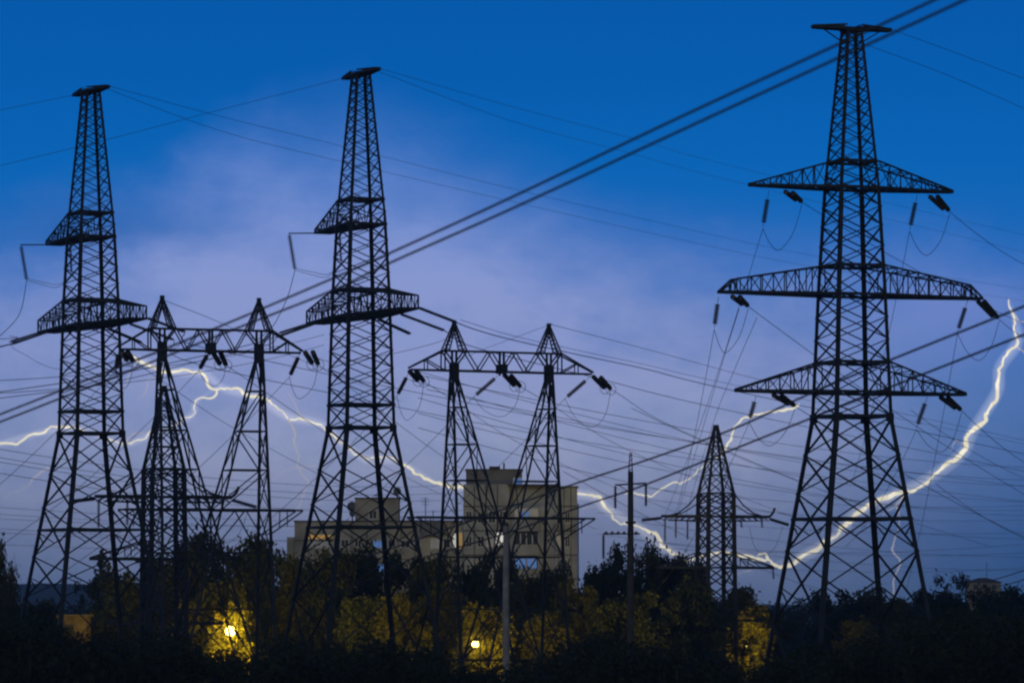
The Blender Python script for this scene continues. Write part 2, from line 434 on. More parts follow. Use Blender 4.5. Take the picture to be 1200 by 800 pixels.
for t in (T1, T2): t['group'] = 'single circuit pylons'

# ---- portal gantries
def gantry(cx, D, yaw, S, L, label):
    root = empty('portal_pylon', ((cx-600)/F*D, D, 0), yaw); tag(root, label, 'pylon', 'portal pylons on two splayed legs')
    zb, zt, za = 29.45, 31.15, 33.7
    m = MB(); w = .13; hw = .42
    te = S/2+1.05
    xs = [-te, -S/2, -S/3, -S/6, 0, S/6, S/3, S/2, te]
    for s in (-1, 1):
        m.bar((-L+.2, s*.15, zb), (-te, s*hw, zb), w*1.2); m.bar((te, s*hw, zb), (L-.2, s*.15, zb), w*1.2)
        m.bar((-te, s*hw, zb), (te, s*hw, zb), w*1.3); m.bar((-te, s*hw, zt), (te, s*hw, zt), w)
        for g in (-1, 1):
            m.bar((g*te, s*hw, zt), (g*L, s*.12, zb+.15), w)
            m.bar((g*te, s*hw, zb), (g*te, s*hw, zt), w*.8)
            xm = lerp(te, L, .5); m.bar((g*xm, s*.35, zb), (g*xm, s*.35, lerp(zt, zb, .5)), w*.6)
            m.bar((g*te, s*hw, zb), (g*xm, s*.35, lerp(zt, zb, .5)), w*.7)
            xq = lerp(te, L, .25); 
            m.bar((g*S/2, s*hw, zb+.35), (g*te, s*hw, zt), w*.9); m.bar((g*S/2, s*hw, zb+.35), (g*(S/2-1.05), s*hw, zt), w*.9)
        n = 6; x0 = -(S/2-1.05)
        for i in range(n):
            a = lerp(x0, -x0, i/n); b = lerp(x0, -x0, (i+1)/n)
            if i % 2 == 0: m.bar((a, s*hw, zt), (b, s*hw, zb), w*.7)
            else: m.bar((a, s*hw, zb), (b, s*hw, zt), w*.7)
    for x in xs:
        for z in (zb, zt): m.bar((x, -hw, z), (x, hw, z), w*.7)
    for a, b in zip(xs, xs[1:]):
        m.bar((a, -hw, zb), (b, hw, zb), w*.6); m.bar((a, hw, zt), (b, -hw, zt), w*.6)
    m.build('truss_beam', STEEL, root)
    m = MB(); m.bar((0, -hw, zb-.3), (0, -hw, zt), .16); m.bar((0, hw, zb-.3), (0, hw, zt), .16); m.box((0, 0, zb+.25), (.6, 1.2, .8)); m.build('hanger_plate', STEEL2, root)
    for g in (-1, 1):
        cxp = g*S/2
        m = MB()
        for s in (-1, 1):
            for q in (-1, 1):
                f0 = Vector((cxp+q*1.05, s*hw, zt)); a0 = Vector((cxp, s*.1, za)); f1 = f0+Vector((-q*.42, 0, 0)); a1 = a0+Vector((-q*.08, 0, -.5))
                m.bar(f0, a0, .11); m.bar(f1, a1, .08)
                for i in range(7):
                    t, t2 = i/7, (i+1)/7
                    m.bar(f0.lerp(a0, t), f1.lerp(a1, t2), .05); m.bar(f1.lerp(a1, t), f0.lerp(a0, t2), .05)
        m.box((cxp, 0, za-.1), (.32, .28, .36))
        m.build('earth_wire_peak', STEEL, root)
        m = MB(); m.bar((cxp-.2, 0, zb-.8), (cxp-.2, 0, zt), .16); m.bar((cxp+.2, 0, zb-.8), (cxp+.2, 0, zt), .16); m.box((cxp, 0, zb-.1), (.62, .8, 1.5)); m.build('column_head', STEEL2, root)
        # splayed column: outer pair of legs nearly upright, inner pair leaning inwards
        z0 = 28.9
        def Q(z, inner, s):
            t = (z0-z)/z0; xo = .25+.45*t if not inner else -(.2+8.0*t)
            return Vector((cxp+g*xo, s*(.32+2.9*t), z))
        for inner in (0, 1):
            for s in (-1, 1):
                m = MB(); m.bar(Q(0, inner, s), Q(z0, inner, s), .24 if not inner else .17, w2=.17 if not inner else .13); m.build('leg', STEEL, root)
        lv = [0, 4.5, 8.9, 13.4, 16.8, 20.0, 23.1, 26.3, 28.9]
        m = MB()
        for i, (a, b) in enumerate(zip(lv, lv[1:])):
            for s in (-1, 1):
                if i: m.bar(Q(a, 0, s), Q(a, 1, s), .11 if a != 16.8 else .2)
                mid = (Q(b, 0, s)+Q(b, 1, s))/2
                if i < 4: m.bar(Q(a, 0, s), mid, .09); m.bar(Q(a, 1, s), mid, .09)
                elif i % 2: m.bar(Q(a, 0, s), Q(b, 1, s), .09)
                else: m.bar(Q(a, 1, s), Q(b, 0, s), .09)
            for inner in (0, 1):
                if i: m.bar(Q(a, inner, -1), Q(a, inner, 1), .09)
                m.bar(Q(a, inner, -1), Q(b, inner, 1), .08); m.bar(Q(a, inner, 1), Q(b, inner, -1), .08)
            if i < 8:
                zm = (a+b)/2; m.bar(Q(a, 0, -1), Q(zm, 0, 1), .05); m.bar(Q(zm, 0, 1), Q(b, 0, -1), .05)
        m.build('bracing', STEEL, root)
    m = MB()
    for s in (-1, 1):
        m.bar((-L+.3, s*1.0, 16.8), (L-.3, s*1.0, 16.8), .16)
        for g in (-1, 1): m.bar((g*(L-.3), s*1.0, 16.75), (g*(S/2+.6), s*1.4, 14.9), .1); m.bar((g*(L-1.6), s*1.0, 16.75), (g*(L-1.6), s*1.1, 15.5), .07)
    m.build('lower_beam', STEEL, root)
    return root
G1 = gantry(247, 340, R(20), 8.0, 7.65, 'portal pylon with two peaked legs between the two left lattice pylons')
G2 = gantry(588, 370, R(25), 9.05, 8.8, 'portal pylon with two peaked legs standing in front of the flats')
gend = {}
for key, g, D, lst in (('a', G1, 340, [((352, 413), (339, 442), [(357, 412), (366, 411)], (373, 427), (352, 467)),
                                 ((245, 412), (233, 434), [(249, 412), (258, 412)], (265, 428), (252, 452)),
                                 ((139, 411), (136, 434), [(142, 411), (149, 411)], (156, 423), (146, 455))]),
                  ('b', G2, 370, [((479, 437), (465, 464), [(479, 434), (487, 434)], (497, 447), (478, 492)),
                                 ((586, 438), (555, 465), [(590, 438), (598, 439)], (610, 453), (588, 488)),
                                 ((692, 441), (662, 467), [(694, 440), (703, 441)], (716, 456), (695, 500))])):
    cx = 247 if g is G1 else 588; yaw = g.rotation_euler.z
    for k, (a, b, c, d, e) in enumerate(lst):
        dd = lambda x: D+(x-cx)/(F/D)*math.tan(yaw)
        insulator(g, W(*a, dd(a[0])), W(*b, dd(a[0])-.8), .20, .3)
        for i, q in enumerate(c):
            insulator(g, W(*q, dd(q[0])+.3*i), W(d[0]-7+7*i, d[1]-1+i, dd(q[0])+2.2+.3*i), .22, .12, ring=.48)
        da = dd(a[0])
        jumper(g, [W(*b, da-.8), W(lerp(b[0], e[0], .4), lerp(b[1], e[1], .7), da-.4), W(*e, da+.5), W(lerp(e[0], d[0], .7), lerp(e[1], d[1], .35), da+1.5), W(*d, da+2.4)], .022)
        gend[(key, k)] = (W(*b, da-.8), W(d[0], d[1], dd(c[1][0])+2.5))

# ---- two smaller pylons with peaked heads
def small_tower(cx, D, yaw, label):
    root = empty('small_pylon', ((cx-600)/F*D, D, 0), yaw); tag(root, label, 'pylon', 'small peaked pylons')
    zs, za = 21.8, 29.2; k = 1
    pr = [(0, 1.75), (zs, 1.5), (za, .16)]; hs = prof_fn(pr)
    P = lambda z, c: Vector((c[0]*hs(z), c[1]*hs(z), z))
    for c in C4:
        m = MB(); m.bar(P(0, c), P(zs, c), .38); m.bar(P(zs, c), P(za, c), .27, w2=.18); m.build('leg', STEEL, root)
    lv = [0, 2.4, 4.8, 7.0, 9.2, 11.4, 13.5, 15.4, 17.3, 19.2, 20.5, 21.8, 23.8, 25.6, 27.1, 28.2]
    m = MB()
    for a, b in zip(lv, lv[1:]):
        w = .135 if a < zs else .09
        for i in range(4):
            c, d = C4[i], C4[(i+1) % 4]; m.bar(P(a, c), P(b, d), w); m.bar(P(a, d), P(b, c), w)
            if a in (0, 7.0, 13.5, 19.2, 21.8) or a > 23: m.bar(P(a, c), P(a, d), w*1.3)
    m.box((0, 0, za-.1), (.5, .5, .6))
    m.build('bracing', STEEL, root)
    for sg in (-1, 1):
        m = MB()
        for s in (-1, 1):
            m.bar((sg*1.5, s*1.5, 19.2), (sg*6.3, s*.3, 19.2), .3); m.bar((sg*1.5, s*1.5, 18.7), (sg*5.6, s*.3, 18.75), .12)
            for i in range(6): a, b = 1.6+i*.78, 1.6+(i+1)*.78; m.bar((sg*a, s*lerp(1.5, .3, (a-1.5)/4.8), 19.2), (sg*b, s*lerp(1.5, .3, (b-1.5)/4.8), 18.72), .08)
            pts = [Vector((sg*1.5, s*1.5, 21.8)), Vector((sg*2.8, s*1.1, 20.5)), Vector((sg*4.2, s*.7, 19.6)), Vector((sg*5.4, s*.4, 19.3))]
            for a, b in zip(pts, pts[1:]): m.bar(a, b, .12)
        m.bar((sg*6.3, -.35, 19.2), (sg*6.3, .35, 19.2), .3)
        m.build('crossarm', STEEL, root)
        m = MB(); Lr = 6.9
        for s in (-1, 1):
            m.bar((sg*1.6, s*1.6, 13.5), (sg*Lr, s*.3, 13.5), .28); m.bar((sg*1.6, s*1.6, 15.2), (sg*Lr, s*.3, 13.6), .12); m.bar((sg*3.4, s*1.1, 13.5), (sg*3.4, s*1.1, 14.6), .08)
            m.bar((sg*1.6, s*1.6, 15.2), (sg*3.4, s*1.1, 13.5), .08); m.bar((sg*3.4, s*1.1, 14.6), (sg*5.2, s*.7, 13.5), .08)
        m.build('crossarm', STEEL, root)
        m = MB()
        for s in (-1, 1):
            m.bar((sg*1.7, s*1.7, 7.6), (sg*5.6, s*.3, 7.6), .26); m.bar((sg*1.7, s*1.7, 9.0), (sg*5.6, s*.3, 7.7), .1)
        m.build('crossarm', STEEL, root)
    m = MB(); pts = [Vector((6.3, 0, 19.2)), Vector((6.7, 0, 19.4)), Vector((7.0, 0, 19.8)), Vector((7.15, 0, 20.2))]
    m.tube(curve_pts(pts, 12), [.2]*5+[.16]*4+[.1]*4 if False else .14, 6); m.build('horn', STEEL, root)
    for x, l in ((-6.2, 2.9), (-4.9, 2.4), (-3.5, 2.6)):
        string_mb((x, -.2, 19.1), (x-.02, -.2, 19.1-l), .17, lead=.15).build('insulator_string', GLASSI, root)
    for x in (2.9, 5.4):
        string_mb((x, -.2, 19.1), (x+.15, -.2, 17.9), .15, lead=.15).build('insulator_string', GLASSI, root)
    M4 = Matrix.Translation(root.location) @ root.rotation_euler.to_matrix().to_4x4()
    for sg in (-1, 1):
        a = M4 @ Vector((sg*6.4, 0, 19.0)); insulator(root, a, a+Vector((sg*2.4, 1, -.7 if sg > 0 else -.25)), .2, .1)
    a = M4 @ Vector((6.9, 0, 13.4)); insulator(root, a, a+Vector((.1, 0, -1.2)), .16, .1)
    c0 = M4 @ Vector((4.2, .3, 18.0))
    jumper(root, [c0, c0+Vector((.6, 0, -2.2)), c0+Vector((1.8, .3, -3.0)), c0+Vector((3, .5, -2.0)), c0+Vector((3.8, .6, .2))], .022)
    return root
T5 = small_tower(839, 476, R(20), 'small peaked pylon between the thin concrete pole and the tallest pylon')
T4 = small_tower(192, 392, R(20), 'small peaked pylon tangled behind the left portal pylon')

# ------------------------------------------------------------------ power lines (each a thing)
def line(pts, r, label, group, cat='wire', name='power_line', mat=None, sag=0, n=30):
    pts = [Vector(p) for p in pts]
    if len(pts) == 2:
        a, b = pts; q = [a.lerp(b, i/n)-Vector((0, 0, 4*sag*(i/n)*(1-i/n))) for i in range(n+1)]
    else: q = curve_pts(pts, n)
    o0 = q[0].copy(); m = MB(); m.tube([p-o0 for p in q], r, 6, True)
    o = m.build(name, mat or WIRE); o.location = o0
    tag(o, label, cat, group); return o
# two heavy conductors of a near span, rising to the upper right corner
gp = 'heavy conductors of the nearest span'
line([W(-20, 493, 128), W(67, 459, 124), W(250, 385.5, 116), W(388, 327, 110), W(457, 296.5, 107), W(600, 231, 101), W(800, 136, 93), W(1000, 44, 86), W(1120, -12, 82), W(1400, -150, 73)], .030, 'upper of two heavy wires rising across the sky to the top right', gp, n=60)
line([W(-20, 502, 128), W(67, 468, 124), W(275, 385.5, 115), W(388, 341, 110), W(457, 308, 107), W(600, 244.5, 101), W(800, 152, 93), W(1000, 60, 86), W(1135, -2, 81), W(1400, -128, 73)], .030, 'lower of two heavy wires rising across the sky to the top right', gp, n=60)
gp = 'second pair of heavy conductors'
line([W(430, 652, 190), W(560, 607, 172), W(675, 566, 158), W(760, 538, 150), W(860, 502, 140), W(945, 463, 133), W(1045, 421, 125), W(1170, 371, 116), W(1300, 318, 108)], .034, 'upper heavy wire climbing from the flats past the tallest pylon to the right edge', gp, n=60)
line([W(500, 652, 190), W(600, 622, 178), W(690, 590, 166), W(750, 570, 158), W(850, 530, 146), W(945, 492, 137), W(1085, 437, 126), W(1200, 392, 118), W(1300, 352, 110)], .034, 'lower heavy wire climbing from the flats past the tallest pylon to the right edge', gp, n=60)
# earth wires from the pylon tops
M2, M1 = e2['M'], e1['M']
def wp(Mx, x, z=54.1): return Mx @ Vector((x, 0, z))
gp = 'earth wires from the pylon tops'; r0 = .016
line([wp(M2, -3.7), W(250, 131, 340), W(120, 165, 320), W(-20, 199, 300)], .017, 'thin wire falling leftward from the top of the pylon beside the flats', gp)
line([wp(M1, -3.7), W(40, 121, 360), W(-20, 133, 350)], .017, 'thin wire from the leftmost pylon top to the left edge', gp)
line([wp(M1, 3.7), W(260, 137, 420), W(395, 170, 470), W(595, 220, 560), W(760, 258, 640), W(955, 300, 740), W(1220, 342, 880)], .021, 'faint upper wire from the leftmost pylon top running right across the sky', gp)
line([wp(M1, 3.4, 53.9), W(260, 154, 420), W(390, 187, 470), W(595, 235, 560), W(780, 277, 640), W(950, 312, 740), W(1220, 356, 880)], .021, 'faint lower wire from the leftmost pylon top running right across the sky', gp)
line([wp(M2, 3.7), W(600, 125, 430), W(740, 162, 500), W(880, 200, 580), W(1220, 280, 760)], .018, 'faint upper wire from the pylon top beside the flats running right', gp)
line([wp(M2, 3.4, 53.9), W(600, 142, 430), W(740, 180, 500), W(870, 215, 580), W(1220, 300, 760)], .018, 'faint lower wire from the pylon top beside the flats running right', gp)
line([W(1048, 36, 313), W(1120, 62, 330), W(1220, 100, 355)], .018, 'upper thin wire from the tallest pylon top to the right edge', gp)
line([W(1016, 53, 314), W(1110, 88, 330), W(1220, 136, 355)], .018, 'lower thin wire from the tallest pylon top to the right edge', gp)
line([W(193, 352, 340), W(258, 378, 400), W(330, 412, 470), W(470, 470, 620)], .024, 'thin wire falling right from the left peak of the left portal pylon', gp)
line([W(645, 380, 371), W(750, 407, 420), W(960, 462, 520), W(1220, 520, 660)], .024, 'thin wire falling right from the right peak of the middle portal pylon', gp)
line([W(648, 379, 371), W(610, 393, 390), W(560, 412, 420), W(520, 432, 450)], .018, 'thin wire falling left from the right peak of the middle portal pylon', gp)
# phase conductors leaving the tallest pylon
gp = 'phase conductors of the tallest pylon'
nm = ['left upper arm', 'right upper arm', 'left middle arm', 'right middle arm', 'left lower arm', 'right lower arm']
ends_r = [(1230, 392), (1230, 322), (1230, 596), (1230, 402), (1230, 642), (1230, 556)]
ends_d = [(778, 606), (1000, 560), (790, 606), (1062, 690), (770, 690), (990, 640)]
for k in range(6):
    a, b = jl[k]
    e = ends_r[k]; line([b, W(*e, 430)], .024, 'dark wire running down right from the %s of the tallest pylon' % nm[k], gp, sag=.6)
    e = ends_d[k]; line([a, W(*e, 470)], .02, 'faint steep wire dropping from the hanging insulator on the %s' % nm[k], gp, sag=1.2)
line([W(866, 362, 314), W(845, 430, 380), W(816, 527, 460), W(793, 606, 474)], .022, 'faint steep wire from the middle arm down to the small pylon, second of three', 'steep droppers to the small pylon')
line([W(887, 372, 315), W(862, 430, 380), W(837, 492, 440), W(803, 606, 474)], .022, 'faint steep wire from the middle arm down to the small pylon, rightmost of three', 'steep droppers to the small pylon')
# conductors from the two single circuit towers
gp = 'conductors from the single circuit pylons'
line([e2['rn'], W(560, 387, 372), W(600, 398, 390), W(680, 416, 430), W(760, 433, 470), W(866, 459, 520), W(1220, 536, 680)], .045, 'long dark wire falling right from the near arm end of the pylon beside the flats', gp, n=40)
line([e2['rn']+Vector((.3, 1, .3)), W(600, 393, 395), W(680, 411, 430), W(760, 428, 470), W(866, 452, 520), W(1220, 524, 680)], .024, 'thinner wire just above the long dark wire falling right past the middle portal pylon', gp, n=40)
line([e2['rf'], W(560, 408, 390), W(700, 443, 450), W(860, 482, 520), W(1220, 556, 680)], .036, 'dark wire falling right from the inner strings of the pylon beside the flats', gp, n=40)
line([e2['ln'], W(320, 396, 362), W(250, 414, 350), W(120, 441, 340), W(-20, 462, 330)], .034, 'dark wire falling left from the far arm end of the pylon beside the flats', gp, n=40)
line([e2['lf'], W(310, 405, 362), W(230, 424, 350), W(120, 450, 340), W(-20, 469, 330)], .03, 'second dark wire falling left below the far arm of the pylon beside the flats', gp, n=40)
line([e1['ln'], W(20, 401, 366), W(-20, 411, 360)], .06, 'thick dark wire leaving the leftmost pylon arm for the left edge', gp)
line([e1['ln']+Vector((0, 0, .5)), W(20, 396, 366), W(-20, 398, 360)], .03, 'thinner wire above the thick one leaving the leftmost pylon arm for the left edge', gp)
line([e1['rn'], W(220, 402, 385), W(300, 420, 410), W(480, 458, 470), W(700, 500, 560), W(1000, 545, 690), W(1220, 572, 800)], .034, 'dark wire from the leftmost pylon arm end running far right', gp, n=50)
line([e1['rf'], W(220, 423, 390), W(400, 463, 450), W(640, 510, 540), W(900, 550, 660), W(1220, 590, 800)], .034, 'dark wire from the inner strings of the leftmost pylon running far to the right', gp, n=50)
line([e1['bot'], W(24, 365, 372), W(8, 386, 374), W(-15, 405, 376)], .03, 'slack wire curving down left from the long hanging insulator of the leftmost pylon', gp)
line([e2['bot'], W(338, 345, 360), W(328, 368, 362), W(318, 384, 364), W(300, 400, 366)], .03, 'slack wire curving down left from the hanging insulator beside the flats', gp)
# conductors of the portal pylons
gp = 'conductors of the portal pylons'
tg = [(('a', 0), 'right end of the left portal pylon', [(560, 560, 520), (700, 620, 640)]),
      (('a', 1), 'middle of the left portal pylon', [(420, 530, 480), (560, 600, 620)]),
      (('a', 2), 'left end of the left portal pylon', [(280, 505, 480), (420, 580, 620)]),
      (('b', 0), 'left end of the middle portal pylon', [(640, 535, 520), (840, 620, 680)]),
      (('b', 1), 'middle of the middle portal pylon', [(760, 538, 520), (980, 625, 690)]),
      (('b', 2), 'right end of the middle portal pylon', [(800, 505, 450), (1000, 588, 560), (1160, 640, 680)])]
for key, nm_, ps in tg:
    a, b = gend[key]
    line([b]+[W(*p) for p in ps], .026, 'thin wire sloping down right from the %s' % nm_, gp)
    w = a; x = 600+w.x/w.y*F; y = HY-(w.z-H)/w.y*F
    line([a, W(x-60, y+62, w.y-6), W(x-150, y+145, w.y-18), W(x-260, y+225, w.y-30)], .02, 'thin wire sloping down left from the %s' % nm_, gp)
# long nearly level lines of farther routes, in sets
def route(rows, D0, D1, r, label, group, sag=1.5):
    for (x0, y0, x1, y1) in rows: line([W(x0, y0, D0), W(x1, y1, D1)], r, label, group, sag=sag)
route([(-30, 447, 380, 392), (-30, 462, 380, 404)], 330, 520, .03, 'thin wire rising gently rightward behind the leftmost pylon above the lightning', 'pair behind the leftmost pylon', 1.0)
route([(-30, 521, 560, 566), (-30, 531, 560, 575), (-30, 536, 560, 583), (-30, 549, 560, 596)], 420, 700, .03, 'thin distant wire sloping gently down right behind the left pylons under the lightning', 'distant wires behind the left pylons', 2)
route([(-30, 592, 620, 604), (-30, 600, 620, 610), (-30, 606, 620, 605), (-30, 617, 620, 626), (-30, 622, 620, 624), (-30, 636, 620, 633)], 600, 800, .028, 'faint level wire crossing low behind the left pylons just above the trees', 'low level wires on the left', 1.5)
route([(490, 466, 1230, 604), (490, 484, 1230, 597), (490, 501, 1230, 631), (480, 432, 1230, 569), (480, 445, 1230, 588)], 420, 760, .028, 'thin distant wire falling gently right behind the middle portal pylon and tallest pylon', 'distant wires across the middle', 3)
route([(500, 441, 1240, 548), (500, 456, 1240, 563)], 400, 700, .03, 'slender wire falling right just under the beam of the middle portal pylon', 'wires under the middle beam', 2)
route([(740, 640, 1240, 633), (740, 632, 1240, 645), (740, 610, 1240, 652), (700, 600, 1240, 622), (740, 655, 1240, 662), (760, 585, 1240, 607), (760, 572, 1240, 590), (700, 625, 1240, 668)], 600, 800, .028, 'faint nearly level wire low between the small pylon and the right edge', 'low level wires on the right', 1.5)
route([(660, 552, 960, 690), (740, 478, 1080, 610), (1097, 567, 1240, 643), (1067, 480, 1240, 574)], 420, 620, .026, 'steeper thin wire crossing the level ones on the right side', 'steeper crossing wires', 1)
route([(1160, 680, 1240, 652), (1165, 688, 1240, 664)], 300, 250, .03, 'short dark wire rising to the right edge beside the small house', 'wires beside the small house', .1)

# ------------------------------------------------------------------ poles
def pole_tall():
    D = 270; s = F/D; x0 = (739-600)/F*D
    root = empty('utility_pole', (x0, D, 0)); tag(root, 'slim dark concrete utility pole with a pointed steel top right of the flats', 'pole')
    zt = H+(HY-552)/s
    m = MB(); m.tube([(0, 0, 0), (0, 0, zt)], [.26, .17], 12); m.build('shaft', CONCD, root)
    m = MB(); ztt = H+(HY-530)/s
    for c in C4: m.bar((c[0]*.13, c[1]*.13, zt-.3), (c[0]*.04, c[1]*.04, ztt), .06)
    for i in range(4): z = lerp(zt, ztt, i/4); m.bar((-.12, -.12, z), (.12, .12, z+.2), .04)
    m.build('steel_top', STEEL, root)
    z1 = H+(HY-568)/s; z2 = H+(HY-625)/s
    m = MB(); m.bar((-1.0, 0, z1), (1.0, 0, z1+.12), .1); m.bar((-.75, -.1, z1-.02), (0, -.1, z1-.5), .05); m.build('crossarm', STEEL, root)
    m = MB(); m.bar((-1.75, 0, z2), (.6, 0, z2), .09)
    for i in range(6): m.box((-1.55+i*.38, 0, z2+.04), (.16, .16, .2))
    m.build('crossarm', STEEL, root)
    for x, z, l in ((-.97, z1, 1.55), (.97, z1+.1, 1.5), (-1.72, z2, 1.65)):
        string_mb((x, 0, z), (x, 0, z-l), .11, lead=.1).build('insulator_string', GLASSI, root)
    m = MB(); m.box((0, -.02, H+(HY-612)/s), (.62, .62, .14)); m.build('clamp', STEEL2, root)
pole_tall()
def pole_pale():
    D = 285; s = F/D; root = empty('concrete_post', ((593-600)/F*D, D, 0)); tag(root, 'pale grey concrete post standing between the legs of the middle portal pylon', 'pole')
    m = MB(); m.tube([(0, 0, 0), (0, 0, H+(HY-616)/s)], [.27, .19], 12); m.build('shaft', CONC, root)
    m = MB(); m.tube([(0, 0, H+(HY-616)/s), (0, 0, H+(HY-612)/s)], [.21, .12], 12); m.build('cap', CONCD, root)
pole_pale()

# ------------------------------------------------------------------ street lamps
LAMPG = bpy.data.materials.new('sodium_lamp_glass'); LAMPG.use_nodes = True
_b = LAMPG.node_tree.nodes['Principled BSDF']; _b.inputs['Base Color'].default_value = (.8, .6, .2, 1)
_b.inputs['Emission Color'].default_value = (1, .72, .16, 1); _b.inputs['Emission Strength'].default_value = 14
def street_lamp(px, py, D, power, label, rb=.3, aim=2):
    p = W(px, py, D); root = empty('street_lamp', (p.x+.5, p.y-.2, 0)); tag(root, label, 'street lamp', 'sodium street lamps among the trees')
    m = MB(); m.tube([(0, 0, 0), (0, 0, p.z+.2)], [.10, .06], 8)
    m.tube(curve_pts([Vector((0, 0, p.z+.15)), Vector((-.1, .05, p.z+.5)), Vector((-.5, .15, p.z+.62))], 12), .04, 6); m.build('pole', STEEL2, root)
    m = MB(); m.tube([Vector((-.5, .2, p.z+.66)), Vector((-.5, .2, p.z+.52)), Vector((-.5, .2, p.z+rb*.7))], [.06, .16, .26], 10); m.build('lamp_head', STEEL2, root)
    m = MB(); n = 8
    for i in range(n+1):
        for j in range(12):
            a = math.pi*i/n; b = 2*math.pi*j/12; m.v.append((-.5+rb*math.sin(a)*math.cos(b), .2+rb*math.sin(a)*math.sin(b), p.z+rb*math.cos(a)))
    for i in range(n):
        for j in range(12): m.f.append((i*12+j, (i+1)*12+j, (i+1)*12+(j+1) % 12, i*12+(j+1) % 12)); m.m.append(0)
    m.build('lamp_globe', LAMPG, root, smooth=True)
    ld = bpy.data.lights.new('sodium_light', 'SPOT'); ld.energy = power; ld.color = (1, .62, .01); ld.shadow_soft_size = .2
    ld.spot_size = R(160); ld.spot_blend = .35
    l = bpy.data.objects.new('sodium_light', ld); col.objects.link(l); l.parent = root; l.location = (-.5, .2+rb+.25, p.z); l.rotation_euler = (R(90+aim), 0, 0)
street_lamp(270, 739, 436, 8800, 'bright yellow street lamp shining under the left portal pylon', .52)
street_lamp(557, 754, 420, 4800, 'yellow street lamp low between the legs of the middle portal pylon', .34)
street_lamp(192, 778, 440, 4500, 'street lamp hidden in leaves well left of the brightest lamp', .14)
street_lamp(334, 778, 436, 5200, 'street lamp hidden behind bushes right of the brightest lamp', .14)
street_lamp(404, 780, 436, 1822, 'street lamp hidden behind bushes below the blue windows', .14)
street_lamp(495, 780, 430, 3600, 'street lamp hidden behind bushes left of the low yellow lamp', .14)
street_lamp(604, 778, 440, 4200, 'street lamp low behind the pale concrete post', .14)
street_lamp(676, 778, 438, 4200, 'street lamp hidden behind bushes under the right end of the flats', .14)
street_lamp(770, 784, 486, 1612, 'street lamp hidden behind bushes between utility pole and small pylon', .14)
street_lamp(874, 757, 490, 3600, 'street lamp behind leaves at the foot of the small pylon by the tallest pylon', .14)
street_lamp(1008, 776, 480, 1562, 'street lamp hidden behind bushes under the tallest pylon', .14)

# ------------------------------------------------------------------ apartment block
PANEL = material('beige_concrete_panel', (.39, .41, .42), .9, 0, .32, .25)
PANELW = material('warm_beige_panel', (.40, .385, .33), .9, 0, .3, .25)
PANEL2 = material('grey_plaster_and_shade', (.17, .18, .20), .9, 0, .2, .4)  # roof storey's shade is put into this darker grey; screen is plain grey
JOINT = material('dark_joint', (.08, .075, .065), .95, 0, .1, 1)
WHITEP = material('white_balcony_panel', (.72, .72, .74), .8, 0, .1, 1)
GLS = material('window_glass', (.03, .04, .05), .15, 0, 0)
FRAME = material('white_frame', (.6, .6, .6), .6, 0, 0)
def litmat(n, c, s): return material(n, (.2, .2, .2), .5, 0, 0, emit=c, es=s)
LITW = litmat('lit_window_white', (1, .97, .9), .62); LITB = litmat('lit_window_blue', (.05, .24, .72), .40); LITY = litmat('lit_window_yellow', (.8, .42, .03), .35)
